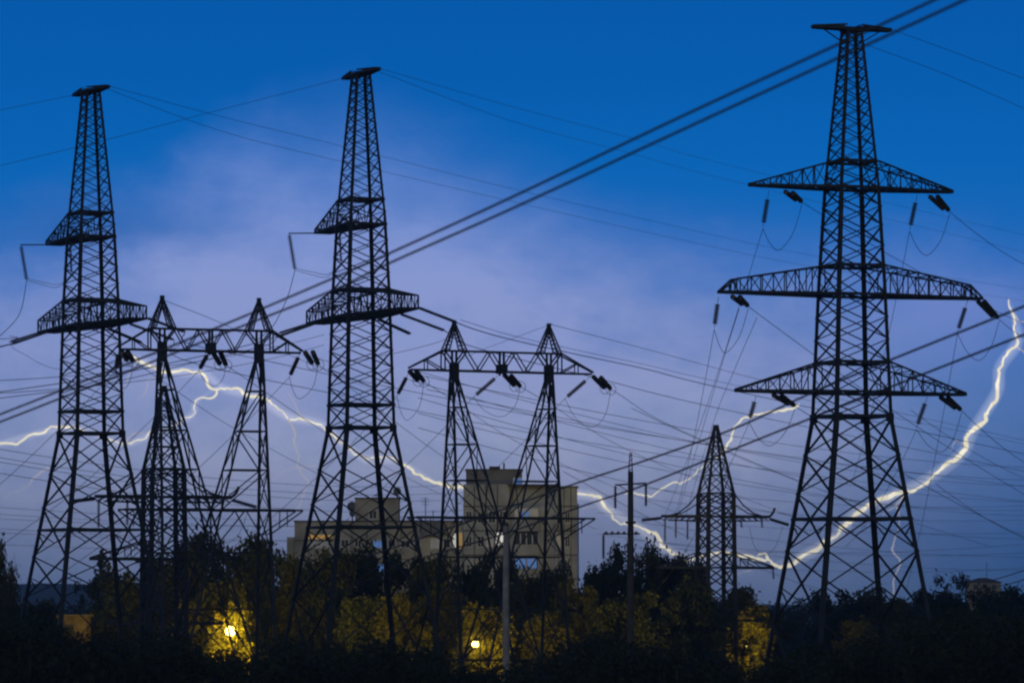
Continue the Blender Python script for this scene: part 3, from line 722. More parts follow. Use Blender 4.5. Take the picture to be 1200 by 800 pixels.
def flats():
    D = 520.0; s = F/D; X = lambda px: (px-600)/s; Z = lambda py: H+(HY-py)/s
    root = empty('apartment_block', (X(560), D, 0)); ox = X(560)
    tag(root, 'large beige panel apartment block with stepped roof behind the middle portal pylon', 'building')
    x = lambda px: X(px)-ox
    m = MB(); m.bx(x(543), x(597), 0, 13, 0, Z(567)); m.bx(x(651), x(676.5), 0, 13, 0, Z(570.5)); m.bx(x(597), x(651), 1.3, 13.2, 0, Z(569.5))
    m.build('main_block', PANEL, root)
    m = MB(); m.bx(x(546), x(612), .6, 9, Z(567)+.004, Z(550)); st = m.build('roof_storey', PANEL2, root)
    m = MB(); m.bx(x(545), x(613), .4, 9.2, Z(550), Z(549)); m.bx(x(573), x(586), 2, 4, Z(549), Z(545.5)); m.bx(x(589.5), x(591.5), 2, 2.4, Z(549), Z(541.5)); m.build('roof', JOINT, st)
    m = MB(); m.bx(x(595), x(652), -.4, 13.3, Z(569.5)+.004, Z(567)); m.bx(x(651.5), x(678), -.3, 13.2, Z(570.5), Z(569.2)); m.build('roof_slab', JOINT, root)
    m = MB(); m.bx(x(345), x(542.5), .3, 12, 0, Z(611)); m.build('low_wing', PANELW, root)
    m = MB(); m.bx(x(344), x(542.6), .1, 12.2, Z(611), Z(609.5)); m.build('roof_slab', JOINT, root)
    m = MB(); m.bx(x(336), x(344.6), .3, 9, 0, Z(629)); m.build('side_annex', PANELW, root)
    m = MB(); m.bx(x(416), x(467), .5, 7, Z(609.5)+.004, Z(584)); tw = m.build('stair_head', PANELW, root)
    m = MB(); m.bx(x(415), x(468), .3, 7.2, Z(584), Z(582.5)); m.build('roof_slab', JOINT, tw)
    m = MB(); m.bx(x(493), x(519), -.35, .29, Z(628), Z(611.2)); m.build('balcony_screen', PANEL2, root)
    # joints of the panels
    m = MB()
    for py in (593, 621.5, 650, 678):
        m.bx(x(543), x(597), -.03, 0, Z(py)-.07, Z(py)+.07); m.bx(x(651), x(676.5), -.03, 0, Z(py)-.07, Z(py)+.07)
    for px in (556, 569.5, 583): m.bx(x(px)-.06, x(px)+.06, -.025, 0, Z(712), Z(567)-.1)
    for px in (654.5, 661, 669): m.bx(x(px)-.05, x(px)+.05, -.025, 0, Z(712), Z(571))
    for py in (633, 655): m.bx(x(345), x(493), .27, .3, Z(py)-.05, Z(py)+.05)
    for px in (362, 378, 396, 412, 430, 452, 470, 486, 524): m.bx(x(px)-.04, x(px)+.04, .275, .3, Z(712), Z(611.5))
    m.build('panel_joints', JOINT, root)
    # loggia stack between the two plain walls
    for i, py in enumerate((597, 625.5, 654, 682)):
        zt_, zb_ = Z(py+12), Z(py+25)
        m = MB(); m.bx(x(597.2), x(603), .25, 1.28, Z(py-4), zb_); m.build('loggia_side', PANEL, root); m = MB(); m.bx(x(631), x(651), .35, 1.28, Z(py-4), zb_); m.build('loggia_side', PANEL, root)
        m = MB(); m.bx(x(601), x(632), 0, .2, zb_, zt_); m.bx(x(601), x(632), .2, 1.28, zb_, zb_+.15); m.build('balcony', PANEL if i else PANEL, root)
        if i == 0:
            m = MB(); m.bx(x(603), x(631), .1, .22, zt_+.003, Z(py-2)); wn = m.build('window', WHITEP, root)
            m = MB(); m.bx(x(610), x(613.5), .06, .098, zt_+.25, Z(py+1.5)); m.bx(x(616), x(619.5), .06, .098, zt_+.25, Z(py+1.5)); m.build('pane', LITB, wn)
        else:
            m = MB(); m.bx(x(603), x(631), .5, .6, zt_+.003, Z(py-1)); wn = m.build('window', GLS, root)
            m = MB()
            for k in range(5): q = x(603+7*k); m.bx(q-.06, q+.06, .42, .498, zt_+.004, Z(py-1))
            m.build('frame', FRAME, wn)
            if i == 2:
                m = MB(); m.bx(x(604.2), x(616), .44, .495, zt_+.05, Z(py)); m.bx(x(618), x(629), .44, .495, zt_+.05, Z(py)); m.build('pane', LITB, wn)
    # plain windows in frames
    def win(x0, x1, y0, y1, mat, yy=0.0):
        m = MB(); a, b, c, d = x(x0), x(x1), Z(y1), Z(y0); t = .09; yf = yy-.06
        m.bx(a, b, yf, yy, c-t, c); m.bx(a, b, yf, yy, d, d+t); m.bx(a-t, a, yf, yy, c-t, d+t); m.bx(b, b+t, yf, yy, c-t, d+t); m.bx((a+b)/2-.03, (a+b)/2+.03, yf, yy-.03, c, d)
        w = m.build('window', FRAME, root)
        m = MB(); m.bx(a, b, yy-.028, yy-.004, c, d); m.build('pane', mat, w)
    win(581, 590, 624, 638, LITW); win(531, 534, 625, 641, LITW, .3); win(537.5, 541.5, 624, 642, LITY, .3)
    win(438, 449, 633, 641, LITB, .3); win(436, 452, 661, 669, LITB, .3); win(441, 449, 674, 679, LITB, .3)
    win(361, 389, 626.5, 631, LITY, .3); win(362, 388, 634.5, 641, WHITEP, .3)
    win(433, 441, 598, 607, GLS, .5); win(602, 611, 560, 567, LITB, .6)
    win(505, 516, 631, 642, WHITEP, .3); win(400, 408, 632, 640, GLS, .3); win(470, 480, 633, 641, GLS, .3)
    win(546.5, 552.5, 599, 612, GLS); win(573, 580, 599, 612, GLS); win(586, 592, 599, 612, GLS); win(546.5, 552.5, 628, 640, GLS); win(652.5, 658, 600, 612, GLS); win(652.5, 658, 628, 640, WHITEP); win(662.5, 667.5, 600, 612, GLS); win(662.5, 667.5, 656, 668, GLS); win(416, 423, 632, 640, GLS, .3); win(455, 463, 632, 640, GLS, .3); win(486, 492, 632, 640, GLS, .3); win(520, 527, 631, 641, GLS, .3); win(560, 567, 600, 612, GLS); win(560, 567, 628, 640, GLS); win(570, 578, 628, 640, WHITEP); win(662.5, 667.5, 628, 640, GLS)
    # rails on the low roof
    m = MB(); zt_ = Z(605)
    for k in range(24): q = x(470+3.1*k); m.bar((q, .4, Z(609.5)), (q, .4, zt_), .04)
    m.bar((x(468), .4, zt_), (x(543), .4, zt_), .05); m.build('roof_railing', STEEL2, root)
    m = MB(); m.tube([(x(677.5), -.2, 0), (x(677.5), -.2, Z(590))], .09, 6); m.build('downpipe', STEEL2, root)
    # aerials and dishes on the roof
    def dish(px, py, pz0, rad, label):
        r = empty('satellite_dish', (X(px), D+2, Z(pz0))); tag(r, label, 'dish', 'satellite dishes on the flats')
        h = Z(py)-Z(pz0); m = MB(); m.tube([(0, 0, 0), (0, 0, h)], .06, 6); m.build('mast', STEEL2, r)
        m = MB(); n = 18; k0 = 0
        for j in range(5):
            for i in range(n):
                a = 2*math.pi*i/n; q = rad*j/4; m.v.append((q*math.cos(a), -.3-.25*rad*(j/4)**2, h+q*math.sin(a)))
        for j in range(5):
            for i in range(n):
                a = 2*math.pi*i/n; q = rad*j/4; m.v.append((q*math.cos(a), -.24-.25*rad*(j/4)**2, h+q*math.sin(a)))
        for o_ in (0, 5*n):
            for j in range(4):
                for i in range(n): m.f.append((o_+j*n+i, o_+j*n+(i+1) % n, o_+(j+1)*n+(i+1) % n, o_+(j+1)*n+i)); m.m.append(0)
        for i in range(n): m.f.append((4*n+i, 4*n+(i+1) % n, 9*n+(i+1) % n, 9*n+i)); m.m.append(0)
        m.build('reflector', material('dish_grey', (.12, .13, .15), .6, 0, .1, 2), r)
        m = MB(); m.bar((0, -.3, h-rad*.8), (0, -.3-rad*.9, h), .05); m.build('feed_arm', STEEL2, r)
    dish(412, 593, 609.5, .62, 'dark satellite dish left of the stair head on the low roof')
    dish(412.5, 601, 609.5, .4, 'smaller dark dish under the one left of the stair head')
    dish(465, 575, 582.5, .5, 'round dark dish on a mast at the right corner of the stair head')
    def aerial(px, y0, y1, bars, label, Dd=3):
        r = empty('aerial', (X(px), D+Dd, Z(y0))); tag(r, label, 'aerial', 'aerials on the roof of the flats')
        h = Z(y1)-Z(y0); m = MB(); m.tube([(0, 0, 0), (0, 0, h)], .05, 5); m.build('mast', STEEL2, r)
        m = MB()
        for k in range(bars): m.bar((-.45, 0, h-.15-.35*k), (.45, 0, h-.15-.35*k), .05)
        m.build('crossbars', STEEL2, r)
    aerial(498, 609, 582, 3, 'tall roof aerial with three bars right of the stair head')
    aerial(507, 609, 597, 1, 'short single-bar aerial beside the tall three-bar one')
    aerial(440, 583, 578, 1, 'small aerial on top of the stair head')
flats()

# ------------------------------------------------------------------ small buildings
def small_house():
    D = 900.0; s = F/D; p = W(1154, 712, D); r = empty('small_house', (p.x, D, 0)); tag(r, 'small pale house with hipped roof above the trees at the right edge', 'building')
    Z = lambda py: H+(HY-py)/s; hw = 19/s
    m = MB(); m.bx(-hw, hw, 0, 7, 0, Z(682)); m.build('wall', material('pale_plaster', (.26, .23, .17), .9, 0, .2, .5), r)
    m = MB(); z0, z1 = Z(682), Z(676.5); e = .5
    m.v = [(-hw-e, -e, z0), (hw+e, -e, z0), (hw+e, 7+e, z0), (-hw-e, 7+e, z0), (-hw*.25, 3.5, z1), (hw*.25, 3.5, z1)]
    m.f = [(0, 1, 5, 4), (2, 3, 4, 5), (1, 2, 5), (3, 0, 4), (0, 3, 2, 1)]; m.m = [0]*5; m.build('roof', JOINT, r)
    for k in (-1, 0, 1):
        m = MB(); m.bx(k*1.9-.5, k*1.9+.5, -.06, -.004, Z(690), Z(684.5)); m.build('window', GLS, r)
    m = MB(); m.tube([(.8, 3.5, z1-.4), (.8, 3.5, Z(659))], .06, 5); m.build('mast', STEEL2, r)
small_house()
def shed():
    D = 455.0; s = F/D; p = W(80, 712, D); r = empty('shed', (p.x, D, 0)); tag(r, 'low dim beige shed beneath the leftmost pylon', 'building')
    Z = lambda py: H+(HY-py)/s
    m = MB(); m.bx(-1.9, 1.9, 0, 5, 0, Z(722)); m.build('wall', material('dirty_beige_wall', (.10, .08, .05), .9, 0, .4, .8), r)
    m = MB(); m.bx(-2.2, 2.2, -.4, 5.4, Z(722), Z(719.5)); m.build('roof', JOINT, r)
    m = MB(); m.bx(-.6, .5, -.06, -.004, Z(742), Z(731)); m.build('door', STEEL2, r)
shed()

# ------------------------------------------------------------------ trees
def crown_mesh(name, seed, kind, leaf, count):
    """unit-ish crown: width 1 (radius .5), from z 0 to 1"""
    q = random.Random(seed); m = MB(); cl = []
    if kind == 'broad':
        for i in range(46):
            z = .06+.86*q.random(); rr = .42*math.sin(math.pi*min(.93, .22+z*.72))**.7; a = q.random()*6.283; k = rr*math.sqrt(q.random())*1.0
            cl.append((k*math.cos(a), k*math.sin(a), z, .085+.10*q.random()))
    elif kind == 'sparse':
        for i in range(22):
            z = .1+.86*q.random()**.8; a = q.random()*6.283; k = .42*q.random()**.6*(1.1-.55*z)
            cl.append((k*math.cos(a), k*math.sin(a), z, .04+.08*q.random()))
    elif kind == 'column':
        for i in range(30):
            z = .03+.93*i/29; rr = .34*math.sin(math.pi*min(.97, .1+z*.86))**.6; a = q.random()*6.283
            cl.append((rr*.5*math.cos(a), rr*.5*math.sin(a), z, rr*.55+.05))
    elif kind == 'cone':
        for i in range(40):
            z = .02+.94*q.random(); rr = .42*(1-z)**.8; a = q.random()*6.283
            cl.append((rr*.75*math.cos(a), rr*.75*math.sin(a), z, .04+.1*(1-z)))
    tot_ = sum(c[3]**2 for c in cl)
    for c in cl:
        n = int(count*c[3]**2/tot_)
        zs = .8 if kind in ('broad', 'sparse') else 1.0
        for _ in range(n):
            d = Vector((q.gauss(0, 1), q.gauss(0, 1), q.gauss(0, 1))).normalized()
            r_ = c[3]*(q.random()**.45)*(1.0 if q.random() < .88 else 1.45)
            p = Vector((c[0]+d.x*r_, c[1]+d.y*r_, c[2]+d.z*r_*zs))
            a = Vector((q.gauss(0, 1), q.gauss(0, 1), q.gauss(0, .6))).normalized(); b = a.orthogonal().normalized()
            b = Matrix.Rotation(q.random()*6.28, 3, a) @ b
            l = leaf*(.6+.8*q.random()); w = l*.55; k = len(m.v)
            m.v += [tuple(p-a*l*.5), tuple(p+b*w*.5), tuple(p+a*l*.5), tuple(p-b*w*.5)]; m.f.append((k, k+1, k+2, k+3)); m.m.append(0)
    return m, cl
VAR = {}
def variant(kind, seed, leaf, count, mat):
    key = (kind, seed, leaf, mat.name)
    if key in VAR: return VAR[key]
    m, cl = crown_mesh('crown', seed, kind, leaf, count)
    me = bpy.data.meshes.new('crown'); me.from_pydata(m.v, [], m.f); me.materials.append(mat)
    t = MB(); q = random.Random(seed)
    t.tube([(0, 0, -.45), (.01, 0, -.1), (-.01, .01, .25), (.01, 0, .6)], [.035, .026, .017, .007], 7)
    for c in cl[::2]:
        z0 = max(-.05, c[2]*.5-.05); t.tube([(0, 0, z0), (c[0]*.5, c[1]*.5, lerp(z0, c[2], .6)), (c[0], c[1], c[2])], [.012, .008, .003], 5)
    tm = bpy.data.meshes.new('trunk'); tm.from_pydata(t.v, [], t.f); tm.materials.append(BARK)
    VAR[key] = (me, tm); return VAR[key]
def tree(px, ytop, D, wpx, label, kind='broad', seed=0, mat=None, zb=None, group='trees beyond the pylons', sy=None, name='tree'):
    s = F/D; top = H+(HY-ytop)/s; w = wpx/s
    leaf = {'broad': .05, 'sparse': .04, 'column': .06, 'cone': .05}[kind]; cnt = {'broad': 9500, 'sparse': 1500, 'column': 3200, 'cone': 3400}[kind]
    me, tm = variant(kind, seed, leaf, cnt, mat or LEAF)
    base = top*.04 if zb is None else zb; hgt = top-base
    root = empty(name, ((px-600)/F*D, D, 0)); tag(root, label, 'tree', group); root.rotation_euler.z = rnd.random()*6.28
    c = bpy.data.objects.new('crown', me); col.objects.link(c); c.parent = root; c.location = (0, 0, base); c.scale = (w, w, hgt)
    t = bpy.data.objects.new('trunk', tm); col.objects.link(t); t.parent = root; t.location = (0, 0, base); t.scale = (max(3, w*.8), max(3, w*.8), max(hgt*.95, base/.45+.2))
    return root
TREES = [
 # px, ytop, D, width px, kind, seed, mat, label
 (3, 637, 470, 24, 'column', 1, 0, 'narrow dark poplar at the left edge of the picture'),
 (15, 664, 465, 26, 'column', 2, 0, 'shorter dark columnar tree just right of the left edge poplar'),
 (45, 703, 440, 60, 'broad', 3, 0, 'low dark round tree under the left leg of the leftmost pylon'),
 (98, 676, 480, 36, 'sparse', 4, 0, 'thin dark tree between the inner legs of the leftmost pylon'),
 (122, 640, 470, 66, 'cone', 5, 0, 'pointed dark tree seen through the right leg of the leftmost pylon'),
 (142, 668, 468, 60, 'broad', 6, 1, 'brownish rounded tree right of the pointed dark tree'),
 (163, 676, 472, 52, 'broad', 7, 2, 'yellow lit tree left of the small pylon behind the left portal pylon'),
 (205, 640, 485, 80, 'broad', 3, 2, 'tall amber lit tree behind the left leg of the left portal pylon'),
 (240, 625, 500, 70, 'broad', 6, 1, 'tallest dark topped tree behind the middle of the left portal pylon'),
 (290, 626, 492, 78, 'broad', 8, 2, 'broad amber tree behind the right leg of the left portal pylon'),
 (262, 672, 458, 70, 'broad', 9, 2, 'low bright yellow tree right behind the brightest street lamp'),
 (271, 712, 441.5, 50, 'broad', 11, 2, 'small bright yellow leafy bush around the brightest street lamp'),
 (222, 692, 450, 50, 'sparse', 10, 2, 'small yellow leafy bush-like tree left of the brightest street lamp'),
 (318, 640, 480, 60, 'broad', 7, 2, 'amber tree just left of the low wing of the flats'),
 (352, 650, 470, 64, 'broad', 3, 2, 'amber lit tree before the left corner of the flats'),
 (384, 642, 465, 62, 'broad', 8, 0, 'dark green tree before the yellow window of the flats'),
 (418, 642, 480, 60, 'broad', 6, 0, 'dark green tree before the low wing left of the blue windows'),
 (425, 690, 458, 60, 'broad', 9, 1, 'low dark tree under the blue windows'),
 (474, 642, 478, 56, 'broad', 7, 0, 'dark tree before the low wing right of the blue windows'),
 (508, 645, 470, 60, 'broad', 3, 0, 'dark round tree under the grey balcony screen of the flats'),
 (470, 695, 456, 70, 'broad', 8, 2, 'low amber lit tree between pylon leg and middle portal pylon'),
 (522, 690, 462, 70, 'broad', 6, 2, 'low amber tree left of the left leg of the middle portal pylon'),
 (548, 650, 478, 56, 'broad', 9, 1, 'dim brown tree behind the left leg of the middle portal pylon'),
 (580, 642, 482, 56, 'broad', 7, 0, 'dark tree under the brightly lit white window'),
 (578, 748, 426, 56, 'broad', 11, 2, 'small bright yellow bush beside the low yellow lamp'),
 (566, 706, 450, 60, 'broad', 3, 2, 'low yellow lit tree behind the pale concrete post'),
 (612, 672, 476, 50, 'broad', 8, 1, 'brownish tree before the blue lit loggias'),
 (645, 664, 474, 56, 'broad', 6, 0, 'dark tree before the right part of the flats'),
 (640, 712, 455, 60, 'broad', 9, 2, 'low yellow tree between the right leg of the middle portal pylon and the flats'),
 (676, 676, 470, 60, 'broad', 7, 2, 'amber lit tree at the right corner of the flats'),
 (704, 655, 490, 46, 'broad', 3, 0, 'dark bluish tree right of the flats under the small bracket'),
 (732, 638, 486, 46, 'broad', 10, 0, 'taller dark round tree just behind the slim concrete utility pole'),
 (758, 640, 480, 48, 'broad', 6, 0, 'dark round tree touching the right side of the slim utility pole'),
 (786, 650, 484, 46, 'broad', 8, 0, 'dark tree left of the small peaked pylon on the right'),
 (808, 647, 520, 40, 'broad', 3, 0, 'small dark crown showing at the left leg of the small peaked pylon'),
 (720, 696, 460, 60, 'broad', 9, 1, 'low brown tree under the slim utility pole'),
 (765, 690, 458, 70, 'broad', 7, 1, 'dim brownish tree between slim utility pole and small peaked pylon'),
 (812, 682, 462, 62, 'broad', 6, 1, 'dim brown tree in front of the foot of the small peaked pylon'),
 (870, 684, 512, 58, 'broad', 3, 1, 'dark crown right of the small peaked pylon with amber lights below'),
 (868, 722, 484.5, 40, 'sparse', 10, 1, 'thin leafy bush in front of the lamp by the small peaked pylon'),
 (880, 708, 498, 62, 'broad', 8, 2, 'low yellow lit tree at the foot of the small peaked pylon'),
 (905, 706, 520, 50, 'broad', 9, 1, 'low dark tree left of the left leg of the tallest pylon'),
 (978, 688, 540, 62, 'broad', 7, 0, 'dark tree seen through the left legs of the tallest pylon'),
 (1012, 690, 545, 56, 'broad', 6, 1, 'brownish tree in the middle of the tallest pylon legs'),
 (1052, 698, 530, 64, 'broad', 3, 1, 'dim brownish tree seen through the right legs of the tallest pylon'),
 (1005, 726, 510, 54, 'broad', 8, 2, 'low amber tree under the tallest pylon'),
 (1094, 684, 540, 62, 'broad', 9, 0, 'dark tree right of the right leg of the tallest pylon'),
 (1117, 668, 545, 56, 'sparse', 4, 0, 'tall sparse tree with bare twigs left of the small house'),
 (1137, 689, 538, 66, 'broad', 7, 0, 'dark round tree below the left side of the small house'),
 (1172, 690, 535, 60, 'broad', 6, 0, 'dark round tree below the right side of the small house'),
 (1198, 684, 545, 56, 'broad', 3, 0, 'dark tree at the right edge of the picture'),
]
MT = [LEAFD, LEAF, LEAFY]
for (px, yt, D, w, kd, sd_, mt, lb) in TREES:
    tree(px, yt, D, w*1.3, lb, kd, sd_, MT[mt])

# low dark growth that fills the foreground as one mass
def thicket():
    q = random.Random(5); m = MB()
    def clump(c, r, n, leaf, zs=.8):
        for _ in range(n):
            d = Vector((q.gauss(0, 1), q.gauss(0, 1), q.gauss(0, 1))).normalized(); rr = r*(q.random()**.4)
            p = Vector(c)+Vector((d.x*rr, d.y*rr, d.z*rr*zs))
            a = Vector((q.gauss(0, 1), q.gauss(0, 1), q.gauss(0, .6))).normalized(); b = Matrix.Rotation(q.random()*6.28, 3, a) @ a.orthogonal().normalized()
            l = leaf*(.6+.8*q.random()); w = l*.5; k = len(m.v)
            m.v.extend([tuple(p-a*l*.5), tuple(p+b*w*.5), tuple(p+a*l*.5), tuple(p-b*w*.5)]); m.f.append((k, k+1, k+2, k+3)); m.m.append(0)
    TP = [(-60, 712), (30, 714), (60, 730), (110, 738), (170, 734), (230, 748), (300, 762), (330, 744), (390, 748), (430, 740), (500, 752), (560, 776), (620, 768), (660, 748), (695, 730), (735, 742), (800, 748), (850, 764), (885, 780), (925, 752), (1000, 746), (1050, 738), (1100, 714), (1160, 708), (1260, 704)]
    def top(x):   # height of the dark line in picture units
        for (a, ya), (b, yb_) in zip(TP, TP[1:]):
            if x <= b: return lerp(ya, yb_, (x-a)/(b-a))+4*math.sin(x*.11)+3*math.sin(x*.047+2)
        return 710
    for D in (215, 245, 275, 300):
        s = F/D; n = 90
        for i in range(n):
            x = -60+1320*(i+q.random())/n; yt = top(x)+(300-D)*.17+q.uniform(-3, 9)
            r = q.uniform(.9, 1.7); zt_ = H+(HY-yt)/s-r*.8
            z = zt_
            while z > H+(HY-830)/s:
                clump(((x-600)/F*D+q.uniform(-.5, .5), D+q.uniform(-6, 6), z), r, int(95*r*r), .26); z -= r*1.1
            # stem
            k = (x-600)/F*D; m.bar((k, D, 0), (k, D, zt_), .12)
    tag(m.build('undergrowth', LEAFD), 'dark thicket of bushes filling the foreground below the pylons', 'undergrowth', kind='stuff')
thicket()
def far_woods():
    q = random.Random(9); m = MB()
    for D, n, lo, hi in ((760, 170, 712, 700), (620, 130, 722, 708)):
        s = F/D
        for i in range(n):
            x = -40+1280*(i+q.random())/n; yt = q.uniform(lo, hi); r = q.uniform(1.5, 3.2); zt_ = H+(HY-yt)/s-r*.8; z = zt_
            while z > -1:
                for _ in range(70):
                    d = Vector((q.gauss(0, 1), q.gauss(0, 1), q.gauss(0, 1))).normalized()*r*q.random()**.4
                    p = Vector(((x-600)/F*D, D+q.uniform(-8, 8), z))+d; a = Vector((q.gauss(0, 1), q.gauss(0, 1), q.gauss(0, .6))).normalized(); b = a.orthogonal().normalized(); l = q.uniform(.4, .9); k = len(m.v)
                    m.v.extend([tuple(p-a*l*.5), tuple(p+b*l*.3), tuple(p+a*l*.5), tuple(p-b*l*.3)]); m.f.append((k, k+1, k+2, k+3)); m.m.append(0)
                z -= r*1.1
    tag(m.build('woods', LEAFD), 'far dark belt of woodland behind the trees at the foot of the hills', 'woodland', kind='stuff')
far_woods()

# ------------------------------------------------------------------ lightning
BOLT = bpy.data.materials.new('lightning_core'); BOLT.use_nodes = True
_n = BOLT.node_tree; _n.nodes.remove(_n.nodes['Principled BSDF']); _e = _n.nodes.new('ShaderNodeEmission'); _e.inputs[0].default_value = (1, .93, .70, 1); _e.inputs[1].default_value = .92
_n.links.new(_e.outputs[0], _n.nodes['Material Output'].inputs[0])
BOLTF = BOLT.copy(); BOLTF.name = 'lightning_faint'
for nd in BOLTF.node_tree.nodes:
    if nd.type == 'EMISSION': nd.inputs[0].default_value = (.80, .78, .92, 1); nd.inputs[1].default_value = .52
GLOW = bpy.data.materials.new('lightning_glow'); GLOW.use_nodes = True  # emissive volume shell added to imitate the halo round the bolt
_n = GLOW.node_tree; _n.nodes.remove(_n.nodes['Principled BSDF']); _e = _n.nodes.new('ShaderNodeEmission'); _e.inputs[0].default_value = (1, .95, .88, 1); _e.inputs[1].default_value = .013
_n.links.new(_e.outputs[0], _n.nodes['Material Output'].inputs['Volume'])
DL = 3600.0; SL = F/DL
def bolt(pts, rpx, mat, parent=None, name='branch', jag=.8, seed=1, glow=0):
    q = random.Random(seed); P = [Vector((x, y)) for x, y in pts]; out_ = []
    for a, b in zip(P, P[1:]):
        L = (b-a).length; k = max(1, int(L/3.2)); nrm = Vector((-(b-a).y, (b-a).x)).normalized(); bow = q.uniform(-.09, .09)*L
        for i in range(k):
            t = i/k; p = a.lerp(b, t)+nrm*bow*4*t*(1-t)+(nrm*q.uniform(-jag, jag)*1.35 if i else Vector((0, 0))); out_.append(p)
    out_.append(P[-1])
    w3 = [W(p.x, p.y, DL)+Vector((0, 12*math.sin(i*.7), 0)) for i, p in enumerate(out_)]
    n = len(w3); rs = []; cur = 1.0
    for i in range(n):
        cur = min(1.3, max(.5, cur+q.uniform(-.28, .28))); rs.append(rpx/SL*cur*min(1, .35+.13*i if name == 'channel' and rpx > 2 else 1))
    if name == 'branch':
        rs = [r*(1-.55*i/n) for i, r in enumerate(rs)]
    o0 = w3[0].copy(); m = MB(); m.tube([p-o0 for p in w3], rs, 7)
    o = m.build(name, mat, parent)
    if parent: o.location = o0-parent.location
    else: o.location = o0
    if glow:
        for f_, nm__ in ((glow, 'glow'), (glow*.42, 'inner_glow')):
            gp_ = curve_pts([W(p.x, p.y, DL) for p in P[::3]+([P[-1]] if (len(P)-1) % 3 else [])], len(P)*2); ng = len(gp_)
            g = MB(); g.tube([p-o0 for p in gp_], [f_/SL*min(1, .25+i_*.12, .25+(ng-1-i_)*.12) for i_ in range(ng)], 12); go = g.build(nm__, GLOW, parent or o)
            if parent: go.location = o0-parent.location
    return o
RB = [(1182,351),(1186,365),(1188,383),(1193,397),(1190,405),(1178,418),(1172,430),(1168,434),(1171,445),(1168,460),(1160,480),(1152,495),(1140,505),(1130,513),(1133,525),(1128,531),(1112,541),(1100,553),(1092,558),(1082,568),(1070,575),(1055,577),(1040,583),(1020,590),(1002,602),(997,611),(985,617),(980,628),(966,634),(955,645),(940,652),(918,664),(905,660),(900,655),(880,653),(867,650),(852,648),(832,648),(812,655),(800,655),(785,645),(775,640),(770,628),(760,622),(745,616),(728,614),(718,608),(712,597),(706,588),(703,582),(690,580),(676,578),(650,577),(620,579),(590,576),(560,574),(530,570),(515,566),(495,558),(480,548),(465,540),(455,535),(440,535),(430,538),(415,532),(408,525),(400,518),(392,510),(384,507),(376,497),(355,492),(338,492),(335,487),(325,478),(312,468),(300,465),(287,462),(279,455),(262,455),(247,455),(243,445),(238,438),(233,435),(215,434),(200,435),(190,437),(175,429),(160,420),(140,412)]
b1 = W(1182, 351, DL); LR = empty('lightning_bolt', b1)
tag(LR, 'long jagged cream lightning bolt running across the whole sky behind the pylons', 'lightning')
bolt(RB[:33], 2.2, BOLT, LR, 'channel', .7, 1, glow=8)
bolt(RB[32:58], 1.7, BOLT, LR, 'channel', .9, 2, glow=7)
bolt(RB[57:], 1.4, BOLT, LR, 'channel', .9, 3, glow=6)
bolt([(254,456),(250,464),(240,466),(230,470),(226,478),(228,482),(225,486),(215,489),(212,497),(200,499),(185,502),(175,506),(169,513),(161,515),(155,520),(139,520),(129,515),(110,507),(94,502),(80,499),(62,500),(51,506),(39,508),(24,517),(0,520),(-20,524)], 1.0, BOLT, LR, 'channel', .9, 4, glow=5)
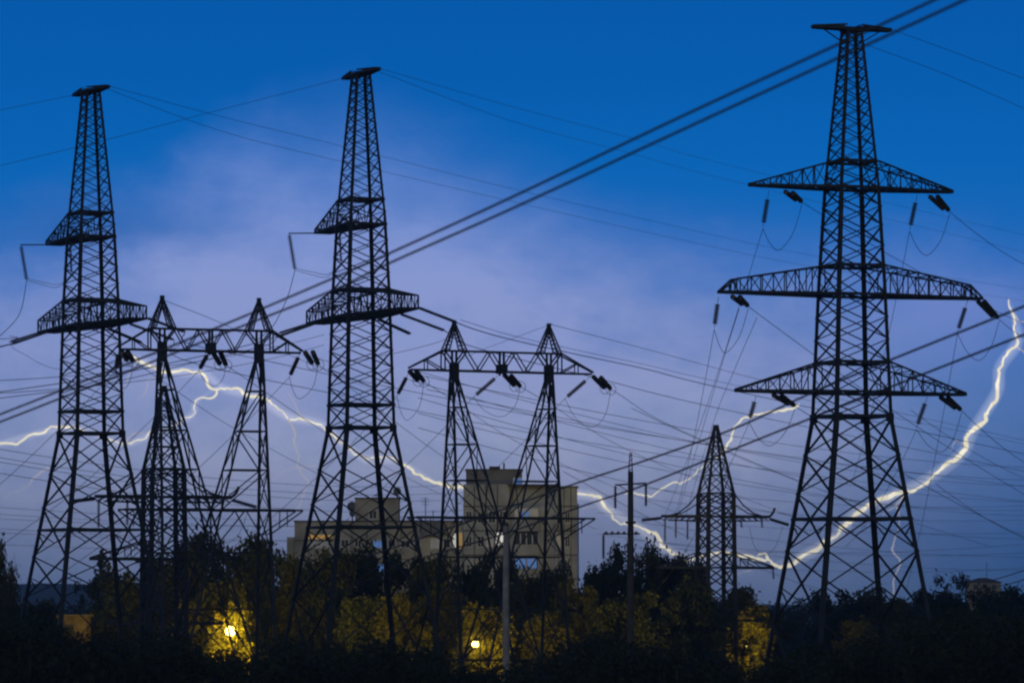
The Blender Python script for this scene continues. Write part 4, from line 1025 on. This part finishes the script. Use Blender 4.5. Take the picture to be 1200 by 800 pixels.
BR = [([(57,548),(45,555),(37,566),(21,574),(13,579),(5,586)], .9), ([(190,437),(184,440),(174,444),(175,452),(161,467)], .8),
      ([(338,492),(343,500),(345,515),(350,535),(350,548),(358,560),(361,568),(357,580),(352,590),(345,598)], 1.1), ([(350,548),(335,550),(325,560),(318,562)], .8), ([(350,548),(358,545),(372,547)], .8),
      ([(355,492),(348,480),(344,469),(335,459)], .7), ([(1190,370),(1196,376),(1206,378)], 1.0), ([(1193,398),(1196,408),(1203,420)], .9),
      ([(1128,520),(1122,515),(1117,521),(1111,529)], 1.0), ([(1061,578),(1057,586),(1050,592),(1054,610),(1054,620),(1047,632),(1046,643),(1054,655),(1052,665),(1050,675),(1046,697)], 1.2), ([(1050,592),(1043,597),(1035,602)], 1.1),
      ([(936,474),(922,479),(900,482),(887,486),(870,490),(860,500),(857,515),(850,526),(835,540),(817,551),(807,561),(797,567),(785,567),(772,575),(765,581),(755,581),(745,577),(732,579)], 1.5),
      ([(720,596),(705,593),(692,594),(683,596)], .8), ([(900,655),(898,648),(888,650)], 1.3), ([(880,668),(866,672),(850,673)], .8), ([(139,520),(150,512),(158,508),(166,508),(175,505)], .9), ([(160,420),(152,440),(145,452)], .6)]
for i, (p, r_) in enumerate(BR): bolt(p, r_, BOLT if i in (11, 13) else BOLTF, LR, 'branch', .7, 20+i)

# ------------------------------------------------------------------ haze, and halo volumes added round the lamps
def lamp_halo(px, py, D, rad, dens, label):  # thin scattering sphere, added only to give a lamp its halo
    c = W(px, py, D); m = MB(); n = 12
    for i in range(n+1):
        for j in range(20):
            a = math.pi*i/n; b = 2*math.pi*j/20; m.v.append((rad*math.sin(a)*math.cos(b), rad*math.sin(a)*math.sin(b), rad*math.cos(a)))
    for i in range(n):
        for j in range(20): m.f.append((i*20+j, (i+1)*20+j, (i+1)*20+(j+1) % 20, i*20+(j+1) % 20)); m.m.append(0)
    mt = bpy.data.materials.new('halo_scatter'); mt.use_nodes = True; t = mt.node_tree; t.nodes.remove(t.nodes['Principled BSDF'])
    pv = t.nodes.new('ShaderNodeVolumePrincipled'); pv.inputs['Color'].default_value = (.9, .9, .9, 1); pv.inputs['Density'].default_value = dens
    t.links.new(pv.outputs[0], t.nodes['Material Output'].inputs['Volume'])
    o = m.build('lamp_halo', mt, smooth=True); o.location = c; tag(o, label, 'lamp_halo', kind='stuff')
lamp_halo(270, 739, 436, 2.3, .006, 'added halo volume round the brightest yellow street lamp')
lamp_halo(557, 754, 420, 1.7, .007, 'added halo volume round the low yellow street lamp')
def haze():
    m = MB(); m.bx(-700, 700, -60, 3180, -3, 62)
    hz = bpy.data.materials.new('air'); hz.use_nodes = True; t = hz.node_tree; t.nodes.remove(t.nodes['Principled BSDF'])
    pv = t.nodes.new('ShaderNodeVolumePrincipled'); pv.inputs['Color'].default_value = (.45, .72, 1, 1); pv.inputs['Density'].default_value = .00014; pv.inputs['Anisotropy'].default_value = .2
    t.links.new(pv.outputs[0], t.nodes['Material Output'].inputs['Volume'])
    o = m.build('haze', hz); tag(o, kind='stuff', label='thin bluish evening haze over the whole valley', cat='haze')
haze()
